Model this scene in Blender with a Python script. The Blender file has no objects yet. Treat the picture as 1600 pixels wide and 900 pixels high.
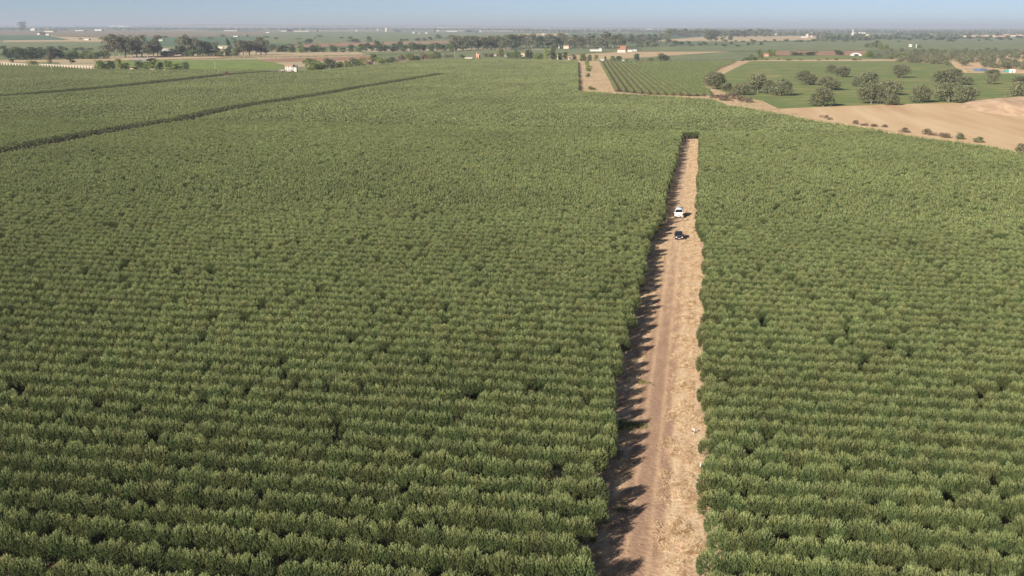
import bpy, bmesh, math, random
import numpy as np
from mathutils import Vector, Matrix, Euler

SC = bpy.context.scene
COL = SC.collection
R = math.radians
# ------------------------------------------------------------------ camera
CAM_H, FPX, HOR = 45.0, 1600.0, 40.0
PITCH = math.atan((450 - HOR) / FPX)
YAW = math.atan(295 / math.hypot(FPX, 450 - HOR))
ROLL = math.atan(4 / 1600)
cd = bpy.data.cameras.new('camera'); cam = bpy.data.objects.new('camera', cd); COL.objects.link(cam)
cd.lens = 36.0; cd.sensor_width = 36.0; cd.clip_start = 1; cd.clip_end = 200000
ROT = (Matrix.Rotation(YAW, 3, 'Z') @ Matrix.Rotation(math.pi / 2 - PITCH, 3, 'X') @ Matrix.Rotation(ROLL, 3, 'Z'))
cam.rotation_euler = ROT.to_euler(); cam.location = (0, 0, CAM_H)
SC.camera = cam
SC.render.resolution_x, SC.render.resolution_y = 1024, 576

# ------------------------------------------------------------------ light
SUN_EL, SHADOW_AZ = R(24.5), R(31)          # shadows run to the right of the track's direction (+Y)
w = bpy.data.worlds.new('World'); SC.world = w; w.use_nodes = True
nt = w.node_tree; nt.nodes.clear()
sky = nt.nodes.new('ShaderNodeTexSky'); sky.sky_type = 'NISHITA'; sky.sun_disc = False
sky.sun_elevation = SUN_EL; sky.sun_rotation = math.pi + SHADOW_AZ
sky.altitude = 0; sky.air_density = 0.33; sky.dust_density = 0.3; sky.ozone_density = 0.0
bg = nt.nodes.new('ShaderNodeBackground'); bg.inputs[1].default_value = 0.054
wo = nt.nodes.new('ShaderNodeOutputWorld')
nt.links.new(sky.outputs[0], bg.inputs[0]); nt.links.new(bg.outputs[0], wo.inputs[0])
sl = bpy.data.lights.new('sun', 'SUN'); sl.energy = 5.0; sl.angle = R(0.6); sl.color = (1.0, 0.91, 0.78)
so = bpy.data.objects.new('sun', sl); COL.objects.link(so)
so.rotation_euler = Vector((math.sin(SHADOW_AZ) * math.cos(SUN_EL), math.cos(SHADOW_AZ) * math.cos(SUN_EL),
                            -math.sin(SUN_EL))).to_track_quat('-Z', 'Y').to_euler()
SC.view_settings.view_transform = 'Standard'; SC.view_settings.look = 'None'
SC.view_settings.gamma = 1; SC.view_settings.use_curve_mapping = False
SC.view_settings.exposure = 0.84
SC.render.engine = 'CYCLES'
SC.cycles.use_denoising = True; SC.cycles.denoiser = 'OPENIMAGEDENOISE'; SC.cycles.denoising_input_passes = 'RGB_ALBEDO_NORMAL'
SC.cycles.max_bounces = 4; SC.cycles.diffuse_bounces = 2; SC.cycles.glossy_bounces = 2
SC.cycles.transmission_bounces = 3; SC.cycles.volume_bounces = 0; SC.cycles.transparent_max_bounces = 4

# ------------------------------------------------------------------ projection helpers
def ground(px, py, z=0.0):
    """world point at height z seen at photo position px,py (1600x900)"""
    d = ROT @ Vector((px - 800, 450 - py, -FPX))
    t = (z - CAM_H) / d.z
    return Vector((d.x * t, d.y * t, z))
RT = ROT.transposed()
def project(x, y, z=0.0):
    v = RT @ Vector((x, y, z - CAM_H))
    if v.z > -1: return (-1e6, -1e6, 1)
    return (800 - v.x / v.z * FPX, 450 + v.y / v.z * FPX, -v.z)
RTn = np.array(RT)
def project_np(P):
    v = (P - np.array([0, 0, CAM_H])) @ RTn.T
    z = np.minimum(v[:, 2], -1)
    return 800 - v[:, 0] / z * FPX, 450 + v[:, 1] / z * FPX, -v[:, 2]
def ppm(py):                # photo pixels per metre for something standing at row py
    return math.cos(PITCH) * (py - HOR) / CAM_H
def inside(poly, X, Y):
    X = np.asarray(X); Y = np.asarray(Y); c = np.zeros(X.shape, bool); n = len(poly)
    for i in range(n):
        x1, y1 = poly[i]; x2, y2 = poly[(i + 1) % n]
        if y1 == y2: continue
        k = ((y1 > Y) != (y2 > Y)) & (X < (x2 - x1) * (Y - y1) / (y2 - y1) + x1)
        c ^= k
    return c
def dist_poly(line, X, Y):
    D = np.full(np.shape(X), 1e9)
    for (x1, y1), (x2, y2) in zip(line[:-1], line[1:]):
        dx, dy = x2 - x1, y2 - y1
        t = np.clip(((X - x1) * dx + (Y - y1) * dy) / (dx * dx + dy * dy), 0, 1)
        D = np.minimum(D, np.hypot(X - x1 - t * dx, Y - y1 - t * dy))
    return D
def G2(pts, z=0.0): return [tuple(ground(x, y, z)[:2]) for x, y in pts]
ORD = lambda n: ('%d%s' % (n, 'th' if 10 <= n % 100 <= 20 else {1: 'st', 2: 'nd', 3: 'rd'}.get(n % 10, 'th')))

# ------------------------------------------------------------------ materials
def mat(name, cols, scale=1.0, detail=5, rough=0.9, rnd=0.0, trans=0.0, bump=0.0, big=None, spec=0.2, stretch=None, lo=.35, hi=.65):
    m = bpy.data.materials.new(name); m.use_nodes = True
    t = m.node_tree; t.nodes.clear(); L = t.links.new
    out = t.nodes.new('ShaderNodeOutputMaterial'); p = t.nodes.new('ShaderNodeBsdfPrincipled')
    p.inputs['Roughness'].default_value = rough; p.inputs['Specular IOR Level'].default_value = spec
    g = t.nodes.new('ShaderNodeNewGeometry'); src = g.outputs['Position']
    if stretch:
        mp = t.nodes.new('ShaderNodeMapping'); mp.inputs['Scale'].default_value = stretch[:3]
        if len(stretch) > 3: mp.inputs['Rotation'].default_value = (0, 0, stretch[3])
        L(src, mp.inputs[0]); src = mp.outputs[0]
    n = t.nodes.new('ShaderNodeTexNoise'); n.inputs['Scale'].default_value = scale; n.inputs['Detail'].default_value = detail
    L(src, n.inputs['Vector'])
    cr = t.nodes.new('ShaderNodeValToRGB'); e = cr.color_ramp.elements
    k = len(cols)
    while len(e) < k: e.new(0.5)
    for i, c in enumerate(cols):
        e[i].position = lo + (hi - lo) * i / max(1, k - 1); e[i].color = (*c, 1)
    L(n.outputs[0], cr.inputs[0]); c = cr.outputs[0]
    if big:                                   # slow variation (amount, scale)
        n2 = t.nodes.new('ShaderNodeTexNoise'); n2.inputs['Scale'].default_value = big[1]; n2.inputs['Detail'].default_value = 3
        L(g.outputs['Position'], n2.inputs['Vector'])
        mr = t.nodes.new('ShaderNodeMapRange'); mr.inputs[1].default_value = .3; mr.inputs[2].default_value = .7
        mr.inputs[3].default_value = 1 - big[0]; mr.inputs[4].default_value = 1 + big[0]
        L(n2.outputs[0], mr.inputs[0])
        vm = t.nodes.new('ShaderNodeVectorMath'); vm.operation = 'SCALE'; L(c, vm.inputs[0]); L(mr.outputs[0], vm.inputs['Scale']); c = vm.outputs[0]
    if rnd:
        oi = t.nodes.new('ShaderNodeObjectInfo'); hs = t.nodes.new('ShaderNodeHueSaturation')
        m1 = t.nodes.new('ShaderNodeMapRange'); m1.inputs[3].default_value = 1 - rnd; m1.inputs[4].default_value = 1 + rnd
        m2 = t.nodes.new('ShaderNodeMapRange'); m2.inputs[3].default_value = .5 - rnd * .13; m2.inputs[4].default_value = .5 + rnd * .05
        mm = t.nodes.new('ShaderNodeMath'); mm.operation = 'FRACT'; mu = t.nodes.new('ShaderNodeMath'); mu.operation = 'MULTIPLY'; mu.inputs[1].default_value = 17.3
        L(oi.outputs['Random'], m1.inputs[0]); L(oi.outputs['Random'], mu.inputs[0]); L(mu.outputs[0], mm.inputs[0]); L(mm.outputs[0], m2.inputs[0])
        L(m1.outputs[0], hs.inputs['Value']); L(m2.outputs[0], hs.inputs['Hue']); L(c, hs.inputs['Color']); c = hs.outputs[0]
    L(c, p.inputs['Base Color']); sh = p.outputs[0]
    if bump:
        b = t.nodes.new('ShaderNodeBump'); b.inputs['Strength'].default_value = 1.0; b.inputs['Distance'].default_value = bump
        L(n.outputs[0], b.inputs['Height']); L(b.outputs[0], p.inputs['Normal'])
    if trans:
        tr = t.nodes.new('ShaderNodeBsdfTranslucent'); L(c, tr.inputs[0])
        mx = t.nodes.new('ShaderNodeMixShader'); mx.inputs[0].default_value = trans
        L(sh, mx.inputs[1]); L(tr.outputs[0], mx.inputs[2]); sh = mx.outputs[0]
    L(sh, out.inputs[0]); return m
def plain(name, c, rough=.6, metal=0, v=.08, scale=3, spec=.4):
    a = tuple(x * (1 - v) for x in c); b = tuple(min(1, x * (1 + v)) for x in c)
    m = mat(name, [a, b], scale=scale, rough=rough, spec=spec)
    for n in m.node_tree.nodes:
        if n.type == 'BSDF_PRINCIPLED': n.inputs['Metallic'].default_value = metal
    return m
M = {}
M['olive'] = mat('olive_leaf', [(.055, .083, .029), (.092, .126, .044), (.142, .175, .068)], scale=2.2, detail=3, rnd=.24, trans=.10, rough=.6, spec=.3, big=(.14, .018))
M['lit_top'] = mat('olive_lit_top', [(.175, .215, .085), (.262, .305, .122), (.35, .39, .17)], scale=2.2, detail=3, rnd=.12, trans=.18, rough=.6, spec=.3, big=(.14, .018))  # crown-top leaves: sunlit band over darker lower leaves painted into colour
M['olive_far'] = mat('olive_leaf_far', [(.064, .093, .034), (.104, .138, .053), (.15, .182, .076)], scale=.9, detail=4, rnd=.08, trans=.12, rough=.62, spec=.3, big=(.14, .012))
M['lit_top_far'] = mat('olive_lit_top_far', [(.18, .213, .085), (.25, .282, .115), (.32, .35, .155)], scale=.9, detail=4, rnd=.08, trans=.15, rough=.62, spec=.3, big=(.14, .012))  # same painted sunlit tops for the far trees
M['bark'] = mat('olive_bark', [(.20, .15, .11), (.34, .27, .20)], scale=9)
M['oak'] = mat('oak_leaf', [(.08, .095, .05), (.155, .165, .09), (.26, .255, .155)], scale=.5, rnd=.15, trans=.12, rough=.75)
M['oakbark'] = mat('oak_bark', [(.10, .08, .06), (.2, .16, .12)], scale=3)
M['euca'] = mat('eucalyptus_leaf', [(.08, .105, .06), (.15, .165, .095), (.30, .25, .17)], scale=.16, rnd=.25, trans=.15, rough=.7)
M['dark'] = mat('dark_leaf', [(.035, .058, .028), (.07, .098, .042), (.12, .145, .065)], scale=.2, rnd=.22, trans=.12, rough=.75)
M['bushy'] = mat('bush_leaf', [(.09, .13, .035), (.15, .19, .055), (.22, .26, .085)], scale=.4, rnd=.25, trans=.2)
M['yellowish'] = mat('yellow_green_leaf', [(.12, .17, .035), (.19, .24, .06), (.27, .30, .09)], scale=.4, rnd=.12, trans=.25)
M['brownbush'] = mat('dry_bush_leaf', [(.09, .075, .05), (.15, .12, .08), (.24, .18, .12)], scale=.5, rnd=.2)
M['plot'] = mat('hedge_row_leaf', [(.095, .135, .05), (.15, .19, .072), (.22, .25, .105)], scale=.6, detail=4, trans=.12)
M['ditch'] = mat('ditch_leaf', [(.045, .055, .028), (.075, .085, .042), (.13, .13, .07)], scale=.5, rough=.8)
M['straw'] = mat('straw_blade', [(.40, .27, .14), (.62, .47, .29), (.80, .68, .48)], scale=1.4, rnd=.12, trans=.2)
M['soil'] = mat('orchard_soil', [(.09, .058, .035), (.16, .10, .065), (.28, .19, .12)], scale=1.8, detail=8, bump=.08)
M['haybed'] = mat('verge_straw', [(.36, .25, .14), (.54, .39, .23), (.68, .52, .32)], scale=.35, detail=9, bump=.15, big=(.12, .05))
M['stubble'] = mat('stubble', [(.46, .34, .19), (.56, .43, .26)], scale=.03, detail=9, stretch=(1, 3, 1))
M['redsoil'] = mat('reddish_soil', [(.30, .17, .105), (.40, .25, .16)], scale=.03, detail=8)
M['sand'] = mat('bare_sandy_field', [(.48, .31, .17), (.60, .43, .255), (.70, .54, .34)], scale=.03, detail=10, stretch=(2.2, .22, 1, R(62)), bump=.3, lo=.24, hi=.76)
M['green1'] = mat('meadow_green', [(.30, .265, .105), (.185, .215, .075), (.145, .20, .062), (.24, .25, .09)], scale=.024, detail=11, stretch=(1, 1.8, 1), bump=.5, lo=.36, hi=.62)
M['green2'] = mat('bright_crop_green', [(.15, .21, .05), (.23, .28, .08)], scale=.05, detail=9)
M['green3'] = mat('grove_green', [(.10, .135, .06), (.18, .21, .095), (.28, .29, .15)], scale=.02, detail=9, stretch=(1, 5, 1))
M['teal'] = mat('cool_crop_green', [(.085, .15, .075), (.12, .18, .09)], scale=.01, detail=8)
M['brownfield'] = mat('brownish_field', [(.20, .16, .085), (.28, .22, .125)], scale=.01, detail=8, stretch=(1, 5, 1))
M['white'] = plain('white_render', (.50, .48, .45), .8)
M['whitepaint'] = plain('white_car_paint', (.82, .82, .80), .3, v=.02)
M['cream'] = plain('cream_render', (.62, .52, .40), .8)
M['brickc'] = plain('old_brick', (.42, .25, .17), .9, v=.2)
M['tile'] = plain('terracotta_tiles', (.38, .16, .10), .85, v=.2)
M['greyroof'] = plain('grey_roof', (.16, .15, .15), .7, v=.15)
M['glass'] = plain('dark_glass', (.015, .02, .028), .08, spec=.6)
M['rubber'] = plain('rubber', (.02, .02, .02), .8)
M['carpaint'] = plain('dark_car_paint', (.045, .042, .055), .25, v=.02, metal=.4)
M['chrome'] = plain('bright_metal', (.6, .6, .62), .3, metal=.8)
M['plastic'] = plain('black_plastic', (.03, .03, .03), .6)
M['lamp'] = plain('lamp_lens', (.7, .7, .68), .15)
M['tealpaint'] = plain('teal_paint', (.03, .30, .27), .6)
M['orange'] = plain('orange_roof', (.62, .25, .12), .7)
M['bluewater'] = plain('pond_water', (.16, .20, .26), .2)
M['wood'] = plain('grey_wood', (.30, .27, .23), .8)
M['concrete'] = plain('pale_concrete', (.42, .37, .30), .85)
M['skin'] = plain('skin', (.45, .26, .18), .6)
M['shirt'] = plain('pale_shirt', (.62, .45, .38), .8)
M['trousers'] = plain('brown_trousers', (.16, .09, .07), .9)
M['hair'] = plain('dark_hair', (.03, .02, .015), .8)

def ground_patchwork():
    m = bpy.data.materials.new('far_patchwork'); m.use_nodes = True; t = m.node_tree; L = t.links.new
    p = t.nodes['Principled BSDF']; p.inputs['Roughness'].default_value = 1; p.inputs['Specular IOR Level'].default_value = .1
    g = t.nodes.new('ShaderNodeNewGeometry'); mp = t.nodes.new('ShaderNodeMapping'); mp.inputs['Scale'].default_value = (.0014, .0011, 0); mp.inputs['Rotation'].default_value = (0, 0, .5)
    L(g.outputs['Position'], mp.inputs[0])
    v = t.nodes.new('ShaderNodeTexVoronoi'); v.inputs['Scale'].default_value = 1; L(mp.outputs[0], v.inputs['Vector'])
    sp = t.nodes.new('ShaderNodeSeparateColor'); L(v.outputs['Color'], sp.inputs[0])
    cr = t.nodes.new('ShaderNodeValToRGB'); cr.color_ramp.interpolation = 'CONSTANT'; e = cr.color_ramp.elements
    cs = [(0, (.15, .18, .09)), (.20, (.22, .23, .12)), (.36, (.10, .13, .07)), (.48, (.46, .38, .25)), (.60, (.17, .20, .10)), (.74, (.34, .27, .17)), (.84, (.14, .17, .08))]
    while len(e) < len(cs): e.new(.5)
    for i, (a, c) in enumerate(cs): e[i].position = a; e[i].color = (*c, 1)
    L(sp.outputs[0], cr.inputs[0])
    n = t.nodes.new('ShaderNodeTexNoise'); n.inputs['Scale'].default_value = .02; n.inputs['Detail'].default_value = 8; L(g.outputs['Position'], n.inputs['Vector'])
    mr = t.nodes.new('ShaderNodeMapRange'); mr.inputs[3].default_value = .7; mr.inputs[4].default_value = 1.3; L(n.outputs[0], mr.inputs[0])
    vm = t.nodes.new('ShaderNodeVectorMath'); vm.operation = 'SCALE'; L(cr.outputs[0], vm.inputs[0]); L(mr.outputs[0], vm.inputs['Scale']); L(vm.outputs[0], p.inputs['Base Color'])
    return m
def track_material():
    m = bpy.data.materials.new('dirt_track'); m.use_nodes = True; t = m.node_tree; L = t.links.new; N = t.nodes.new
    p = t.nodes['Principled BSDF']; p.inputs['Roughness'].default_value = 1; p.inputs['Specular IOR Level'].default_value = .1
    g = N('ShaderNodeNewGeometry'); s = N('ShaderNodeSeparateXYZ'); L(g.outputs['Position'], s.inputs[0])
    def noise(sc, det, st=(1, 1, 1)):
        mp = N('ShaderNodeMapping'); mp.inputs['Scale'].default_value = st; L(g.outputs['Position'], mp.inputs[0])
        n = N('ShaderNodeTexNoise'); n.inputs['Scale'].default_value = sc; n.inputs['Detail'].default_value = det; L(mp.outputs[0], n.inputs['Vector']); return n.outputs[0]
    def ma(op, a, b):
        k = N('ShaderNodeMath'); k.operation = op
        for i, q in enumerate((a, b)):
            if isinstance(q, (int, float)): k.inputs[i].default_value = q
            else: L(q, k.inputs[i])
        return k.outputs[0]
    def rng(x, a, b, c=0, d=1):
        k = N('ShaderNodeMapRange'); k.interpolation_type = 'SMOOTHSTEP'; L(x, k.inputs[0])
        for i, q in enumerate((a, b, c, d)): k.inputs[i + 1].default_value = q
        return k.outputs[0]
    wob = ma('MULTIPLY', ma('SUBTRACT', noise(.22, 7, (1, .4, 1)), .5), 2.6)
    x = ma('ADD', s.outputs[0], wob)
    dl = ma('ABSOLUTE', ma('ADD', x, 3.35), 0)
    lane = rng(dl, 1.5, 2.6, 1, 0)                 # worn brown lane
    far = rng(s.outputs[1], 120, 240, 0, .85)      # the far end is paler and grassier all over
    fine = noise(2.2, 9, (1, 1, 1)); streak = noise(1.1, 7, (1, .28, 1))
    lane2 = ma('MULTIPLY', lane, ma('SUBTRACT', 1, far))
    k0 = ma('ADD', streak, ma('MULTIPLY', fine, .8))
    calm = ma('ADD', ma('MULTIPLY', ma('SUBTRACT', k0, .9), ma('SUBTRACT', 1, ma('MULTIPLY', lane2, .72))), .9)
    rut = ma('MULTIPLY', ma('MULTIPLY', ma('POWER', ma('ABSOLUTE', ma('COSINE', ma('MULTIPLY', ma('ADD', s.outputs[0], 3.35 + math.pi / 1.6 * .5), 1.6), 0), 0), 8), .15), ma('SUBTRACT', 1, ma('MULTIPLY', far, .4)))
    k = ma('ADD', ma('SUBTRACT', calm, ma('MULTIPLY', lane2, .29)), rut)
    cr = N('ShaderNodeValToRGB'); e = cr.color_ramp.elements
    cs = [(.36, (.27, .165, .115)), (.60, (.37, .24, .165)), (.80, (.54, .37, .24)), (.97, (.62, .45, .29)), (1.0, (.66, .50, .33))]
    while len(e) < len(cs): e.new(.5)
    for i, (a, c) in enumerate(cs): e[i].position = a; e[i].color = (*c, 1)
    L(k, cr.inputs[0]); L(cr.outputs[0], p.inputs['Base Color'])
    b = N('ShaderNodeBump'); b.inputs['Distance'].default_value = .12; b.inputs['Strength'].default_value = .8; L(ma('SUBTRACT', fine, ma('MULTIPLY', lane2, .3)), b.inputs['Height']); L(b.outputs[0], p.inputs['Normal'])
    return m

# ------------------------------------------------------------------ object helpers
def link(o, parent=None):
    COL.objects.link(o)
    if parent is not None: o.parent = parent
    return o
def mesh_obj(name, V, F, m, parent=None, do_link=True, smooth=False):
    me = bpy.data.meshes.new(name); me.from_pydata([tuple(v) for v in V], [], [tuple(f) for f in F])
    for q in (m if isinstance(m, (list, tuple)) else [m]): me.materials.append(q)
    if smooth: me.polygons.foreach_set('use_smooth', [True] * len(me.polygons))
    me.update()
    o = bpy.data.objects.new(name, me)
    if do_link: link(o, parent)
    return o
def quads_obj(name, V, m, parent=None, do_link=True):
    """V: (n*4,3) array of separate quads"""
    n = len(V) // 4; me = bpy.data.meshes.new(name)
    me.vertices.add(len(V)); me.vertices.foreach_set('co', np.asarray(V, np.float32).ravel())
    me.loops.add(len(V)); me.loops.foreach_set('vertex_index', np.arange(len(V), dtype=np.int32))
    me.polygons.add(n); me.polygons.foreach_set('loop_start', np.arange(0, len(V), 4, dtype=np.int32))
    try: me.polygons.foreach_set('loop_total', np.full(n, 4, dtype=np.int32))
    except Exception: pass
    me.materials.append(m); me.update(calc_edges=True)
    o = bpy.data.objects.new(name, me)
    if do_link: link(o, parent)
    return o
def tag(o, label=None, cat=None, group=None, kind=None):
    if label: o['label'] = label
    if cat: o['category'] = cat
    if group: o['group'] = group
    if kind: o['kind'] = kind
    return o
def empty(name, loc, rz=0):
    o = bpy.data.objects.new(name, None); o.location = loc; o.rotation_euler = (0, 0, rz); o.empty_display_size = .5
    return link(o)
def copy_tree(o, parent=None):
    c = o.copy(); link(c, parent)
    for ch in o.children: copy_tree(ch, c)
    return c
class MB:
    def __init__(s): s.b = bmesh.new()
    def box(s, x0, x1, y0, y1, z0, z1, tx=1, ty=1):
        cx, cy = (x0 + x1) / 2, (y0 + y1) / 2; P = []
        for z, kx, ky in ((z0, 1, 1), (z1, tx, ty)):
            for x, y in ((x0, y0), (x1, y0), (x1, y1), (x0, y1)):
                P.append(s.b.verts.new((cx + (x - cx) * kx, cy + (y - cy) * ky, z)))
        for f in ((3, 2, 1, 0), (4, 5, 6, 7), (0, 1, 5, 4), (1, 2, 6, 5), (2, 3, 7, 6), (3, 0, 4, 7)): s.b.faces.new([P[i] for i in f])
        return s
    def prism(s, prof, axis, a, b):
        def pt(u, v, w): return {'x': (w, u, v), 'y': (u, w, v), 'z': (u, v, w)}[axis]
        A = [s.b.verts.new(pt(u, v, a)) for u, v in prof]; B = [s.b.verts.new(pt(u, v, b)) for u, v in prof]; n = len(prof)
        s.b.faces.new(A); s.b.faces.new(B[::-1])
        for i in range(n): s.b.faces.new((A[i], B[i], B[(i + 1) % n], A[(i + 1) % n]))
        return s
    def tube(s, p, q, r0, r1=None, n=8):
        r1 = r0 if r1 is None else r1; p, q = Vector(p), Vector(q); d = (q - p).normalized()
        u = d.orthogonal().normalized(); v = d.cross(u); A = []; B = []
        for i in range(n):
            a = 2 * math.pi * i / n; o = u * math.cos(a) + v * math.sin(a)
            A.append(s.b.verts.new(p + o * r0)); B.append(s.b.verts.new(q + o * r1))
        s.b.faces.new(A[::-1]); s.b.faces.new(B)
        for i in range(n): s.b.faces.new((A[i], A[(i + 1) % n], B[(i + 1) % n], B[i]))
        return s
    def face(s, pts): s.b.faces.new([s.b.verts.new(p) for p in pts]); return s
    def bevel(s, w, seg=2):
        bmesh.ops.bevel(s.b, geom=list(s.b.edges), offset=w, segments=seg, affect='EDGES', clamp_overlap=True); return s
    def build(s, name, m, parent=None, do_link=True):
        bmesh.ops.recalc_face_normals(s.b, faces=s.b.faces)
        me = bpy.data.meshes.new(name); s.b.to_mesh(me); s.b.free(); me.materials.append(m)
        o = bpy.data.objects.new(name, me)
        if do_link: link(o, parent)
        return o

# ------------------------------------------------------------------ foliage
def diamonds(C, D, ln, wd, rng):
    """long leaf-shaped quads centred on C along unit directions D"""
    n = len(C); r = rng.normal(size=(n, 3)); S = np.cross(D, r); S /= np.linalg.norm(S, axis=1)[:, None] + 1e-9
    ln = np.asarray(ln).reshape(-1, 1) * .5; wd = np.asarray(wd).reshape(-1, 1) * .5
    V = np.empty((n, 4, 3)); V[:, 0] = C - D * ln; V[:, 1] = C + S * wd + D * ln * .15; V[:, 2] = C + D * ln; V[:, 3] = C - S * wd + D * ln * .15
    return V.reshape(-1, 3)
def olive_crown(seed, nshoot, nleaf, ln, wd, H=3.4, rx=.98, ry=.68, off=(0, 0, 0)):
    """a lumpy dome of short shoots that all lean outwards and up, so that a row closes into one feathery hedge"""
    rng = np.random.default_rng(seed)
    d = rng.normal(size=(nshoot, 3)); d[:, 2] = np.abs(d[:, 2]) * 1.1 - .42; d /= np.linalg.norm(d, axis=1)[:, None]
    q = rng.uniform(-1, 1, (7, 3)); q /= np.linalg.norm(q, axis=1)[:, None]; q[:, 2] = np.abs(q[:, 2])
    lump = 1 + .20 * np.max(np.clip(1 - (1 - d @ q.T) * 3.2, 0, 1), axis=1) - .10
    zc = 1.45; up = np.where(d[:, 2] > 0, H - zc - .28, 1.0)
    S = np.stack([d[:, 0] * rx * lump, d[:, 1] * ry * lump, zc + d[:, 2] * up * lump], 1)
    cen = np.array([0, 0, zc]); S[:, 1] *= 1 - .28 * np.clip((S[:, 2] - 1.6) / 1.7, 0, 1); depth = rng.uniform(.35, .80, nshoot)[:, None]
    base = cen + (S - cen) * depth
    tip = S + d * .05; tip[:, 2] += rng.uniform(.05, .42, nshoot) * (d[:, 2] > -.1)
    s = rng.integers(0, nshoot, nleaf); t = rng.uniform(.02, 1.0, nleaf) ** .7
    ax = tip - base; C = base[s] + ax[s] * t[:, None] + rng.normal(size=(nleaf, 3)) * .03
    D = ax / (np.linalg.norm(ax, axis=1)[:, None] + 1e-9); D = D[s] * .7 + rng.normal(size=(nleaf, 3)) * .27; D[:, 2] += .6
    D /= np.linalg.norm(D, axis=1)[:, None]
    sz = rng.uniform(.7, 1.25, nleaf)
    LIT_TOPS.append((t > .35) & (rng.uniform(size=nleaf) < .88) & (C[:, 2] > H * (.825 + .045 * rng.normal(size=nleaf))))  # mask by height: top leaves take the painted sunlit colour
    return diamonds(C + np.array(off), D, ln * sz, wd * sz, rng)
LIT_TOPS = []
def lit_tops_of(o, m2):
    o.data.materials.append(m2); f = np.concatenate(LIT_TOPS).astype(np.int32); LIT_TOPS.clear(); o.data.polygons.foreach_set('material_index', f); o.data.update(); return o
def olive_trunk(seed):
    rr = random.Random(seed); b = MB()
    b.tube((0, 0, -.05), (rr.uniform(-.06, .06), rr.uniform(-.05, .05), .62), .065, .05, 6)
    for i in range(3):
        a = i * 2.1 + rr.random(); b.tube((0, 0, .55), (math.cos(a) * .4, math.sin(a) * .35, 1.35), .035, .018, 5)
    return b
def lobed(seed, H, W, base, nl, nleaf, ls, shape='round', flat=1.0):
    """crown quads + limb tips: uneven lobes filling an overall outline"""
    rng = np.random.default_rng(seed); ch = H - base
    z = rng.uniform(.08, .92, nl) if shape != 'cone' else rng.uniform(0, .95, nl) ** 1.3
    prof = {'round': lambda z: np.sqrt(np.clip(1 - (2 * z - .85) ** 2 / 1.35, .05, 1)), 'tall': lambda z: .55 + .45 * np.sin(np.pi * np.clip(z * .9 + .1, 0, 1)),
            'cone': lambda z: 1.05 - .85 * z, 'dome': lambda z: np.sqrt(np.clip(1.02 - z ** 2.2, .05, 1))}[shape](z)
    a = rng.uniform(0, 2 * np.pi, nl); q = np.sqrt(rng.uniform(.1, 1, nl)) * prof * W / 2 * .74
    LC = np.stack([np.cos(a) * q, np.sin(a) * q, base + z * ch * .9], 1)
    LR = rng.uniform(.16, .30, nl) * min(W, ch * 1.6)
    LC[:, 2] = np.minimum(LC[:, 2], H - LR * .75)
    k = rng.choice(nl, nleaf, p=LR ** 2 / (LR ** 2).sum()); d = rng.normal(size=(nleaf, 3)); d[:, 2] += .25; d /= np.linalg.norm(d, axis=1)[:, None]
    rad = LR[k] * rng.uniform(.6, 1.06, nleaf); C = LC[k] + d * rad[:, None] * np.array([1, 1, .8 * flat])
    C[:, 2] = np.maximum(C[:, 2], base * .55)
    D = rng.normal(size=(nleaf, 3)) + d * .5; D /= np.linalg.norm(D, axis=1)[:, None]
    sz = rng.uniform(.6, 1.35, nleaf)
    return diamonds(C, D, ls * 1.5 * sz, ls * .95 * sz, rng), LC
def tree_trunk(LC, H, base, r, seed=0, n=5):
    rr = random.Random(seed); b = MB(); top = (rr.uniform(-.3, .3), rr.uniform(-.3, .3), base + .25 * (H - base))
    b.tube((0, 0, -.2), top, r * 1.2, r * .7, 7)
    for i in range(min(n, len(LC))): b.tube(top, tuple(LC[i]), r * .45, r * .15, 5)
    return b
protos = {}
def make_proto(key, name, H, W, base, nl, nleaf, ls, shape, m, bark, r, nvar=3, flat=1.0):
    L = []
    for i in range(nvar):
        sd = sum(map(ord, key)) * 13 + i
        V, LC = lobed(sd, H, W, base, nl, nleaf, ls, shape, flat)
        cr = quads_obj('crown', V, M[m], do_link=False); tk = tree_trunk(LC, H, base, r, i).build('trunk', M[bark], do_link=False)
        L.append((cr.data, tk.data))
    protos[key] = (name, H, W, L)
make_proto('oak', 'holm_oak', 9, 13, 1.3, 24, 6000, .38, 'dome', 'oak', 'oakbark', .42, 5, .85)
make_proto('woodoak', 'holm_oak', 8, 11, 1.6, 16, 1100, .6, 'dome', 'oak', 'oakbark', .38, 4, .85)
make_proto('euca', 'eucalyptus_tree', 26, 13, 4.5, 22, 2200, .8, 'tall', 'euca', 'bark', .5, 5)
make_proto('conifer', 'dark_conifer', 18, 8, 1.0, 20, 1100, .7, 'tall', 'dark', 'oakbark', .4, 4)
make_proto('bush', 'green_bush', 5, 7, .3, 12, 900, .42, 'dome', 'bushy', 'oakbark', .15, 4)
make_proto('darkbush', 'dark_bush', 6, 8, .3, 12, 900, .45, 'dome', 'dark', 'oakbark', .18, 4)
make_proto('yellow', 'yellow_green_tree', 8, 8, .8, 14, 1000, .5, 'round', 'yellowish', 'oakbark', .2, 3)
make_proto('dry', 'dry_shrub', 3, 5, .1, 10, 700, .25, 'dome', 'brownbush', 'oakbark', .08, 3)
make_proto('poplar', 'green_tree', 12, 6, 1.2, 14, 900, .55, 'tall', 'bushy', 'oakbark', .25, 3)
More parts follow.
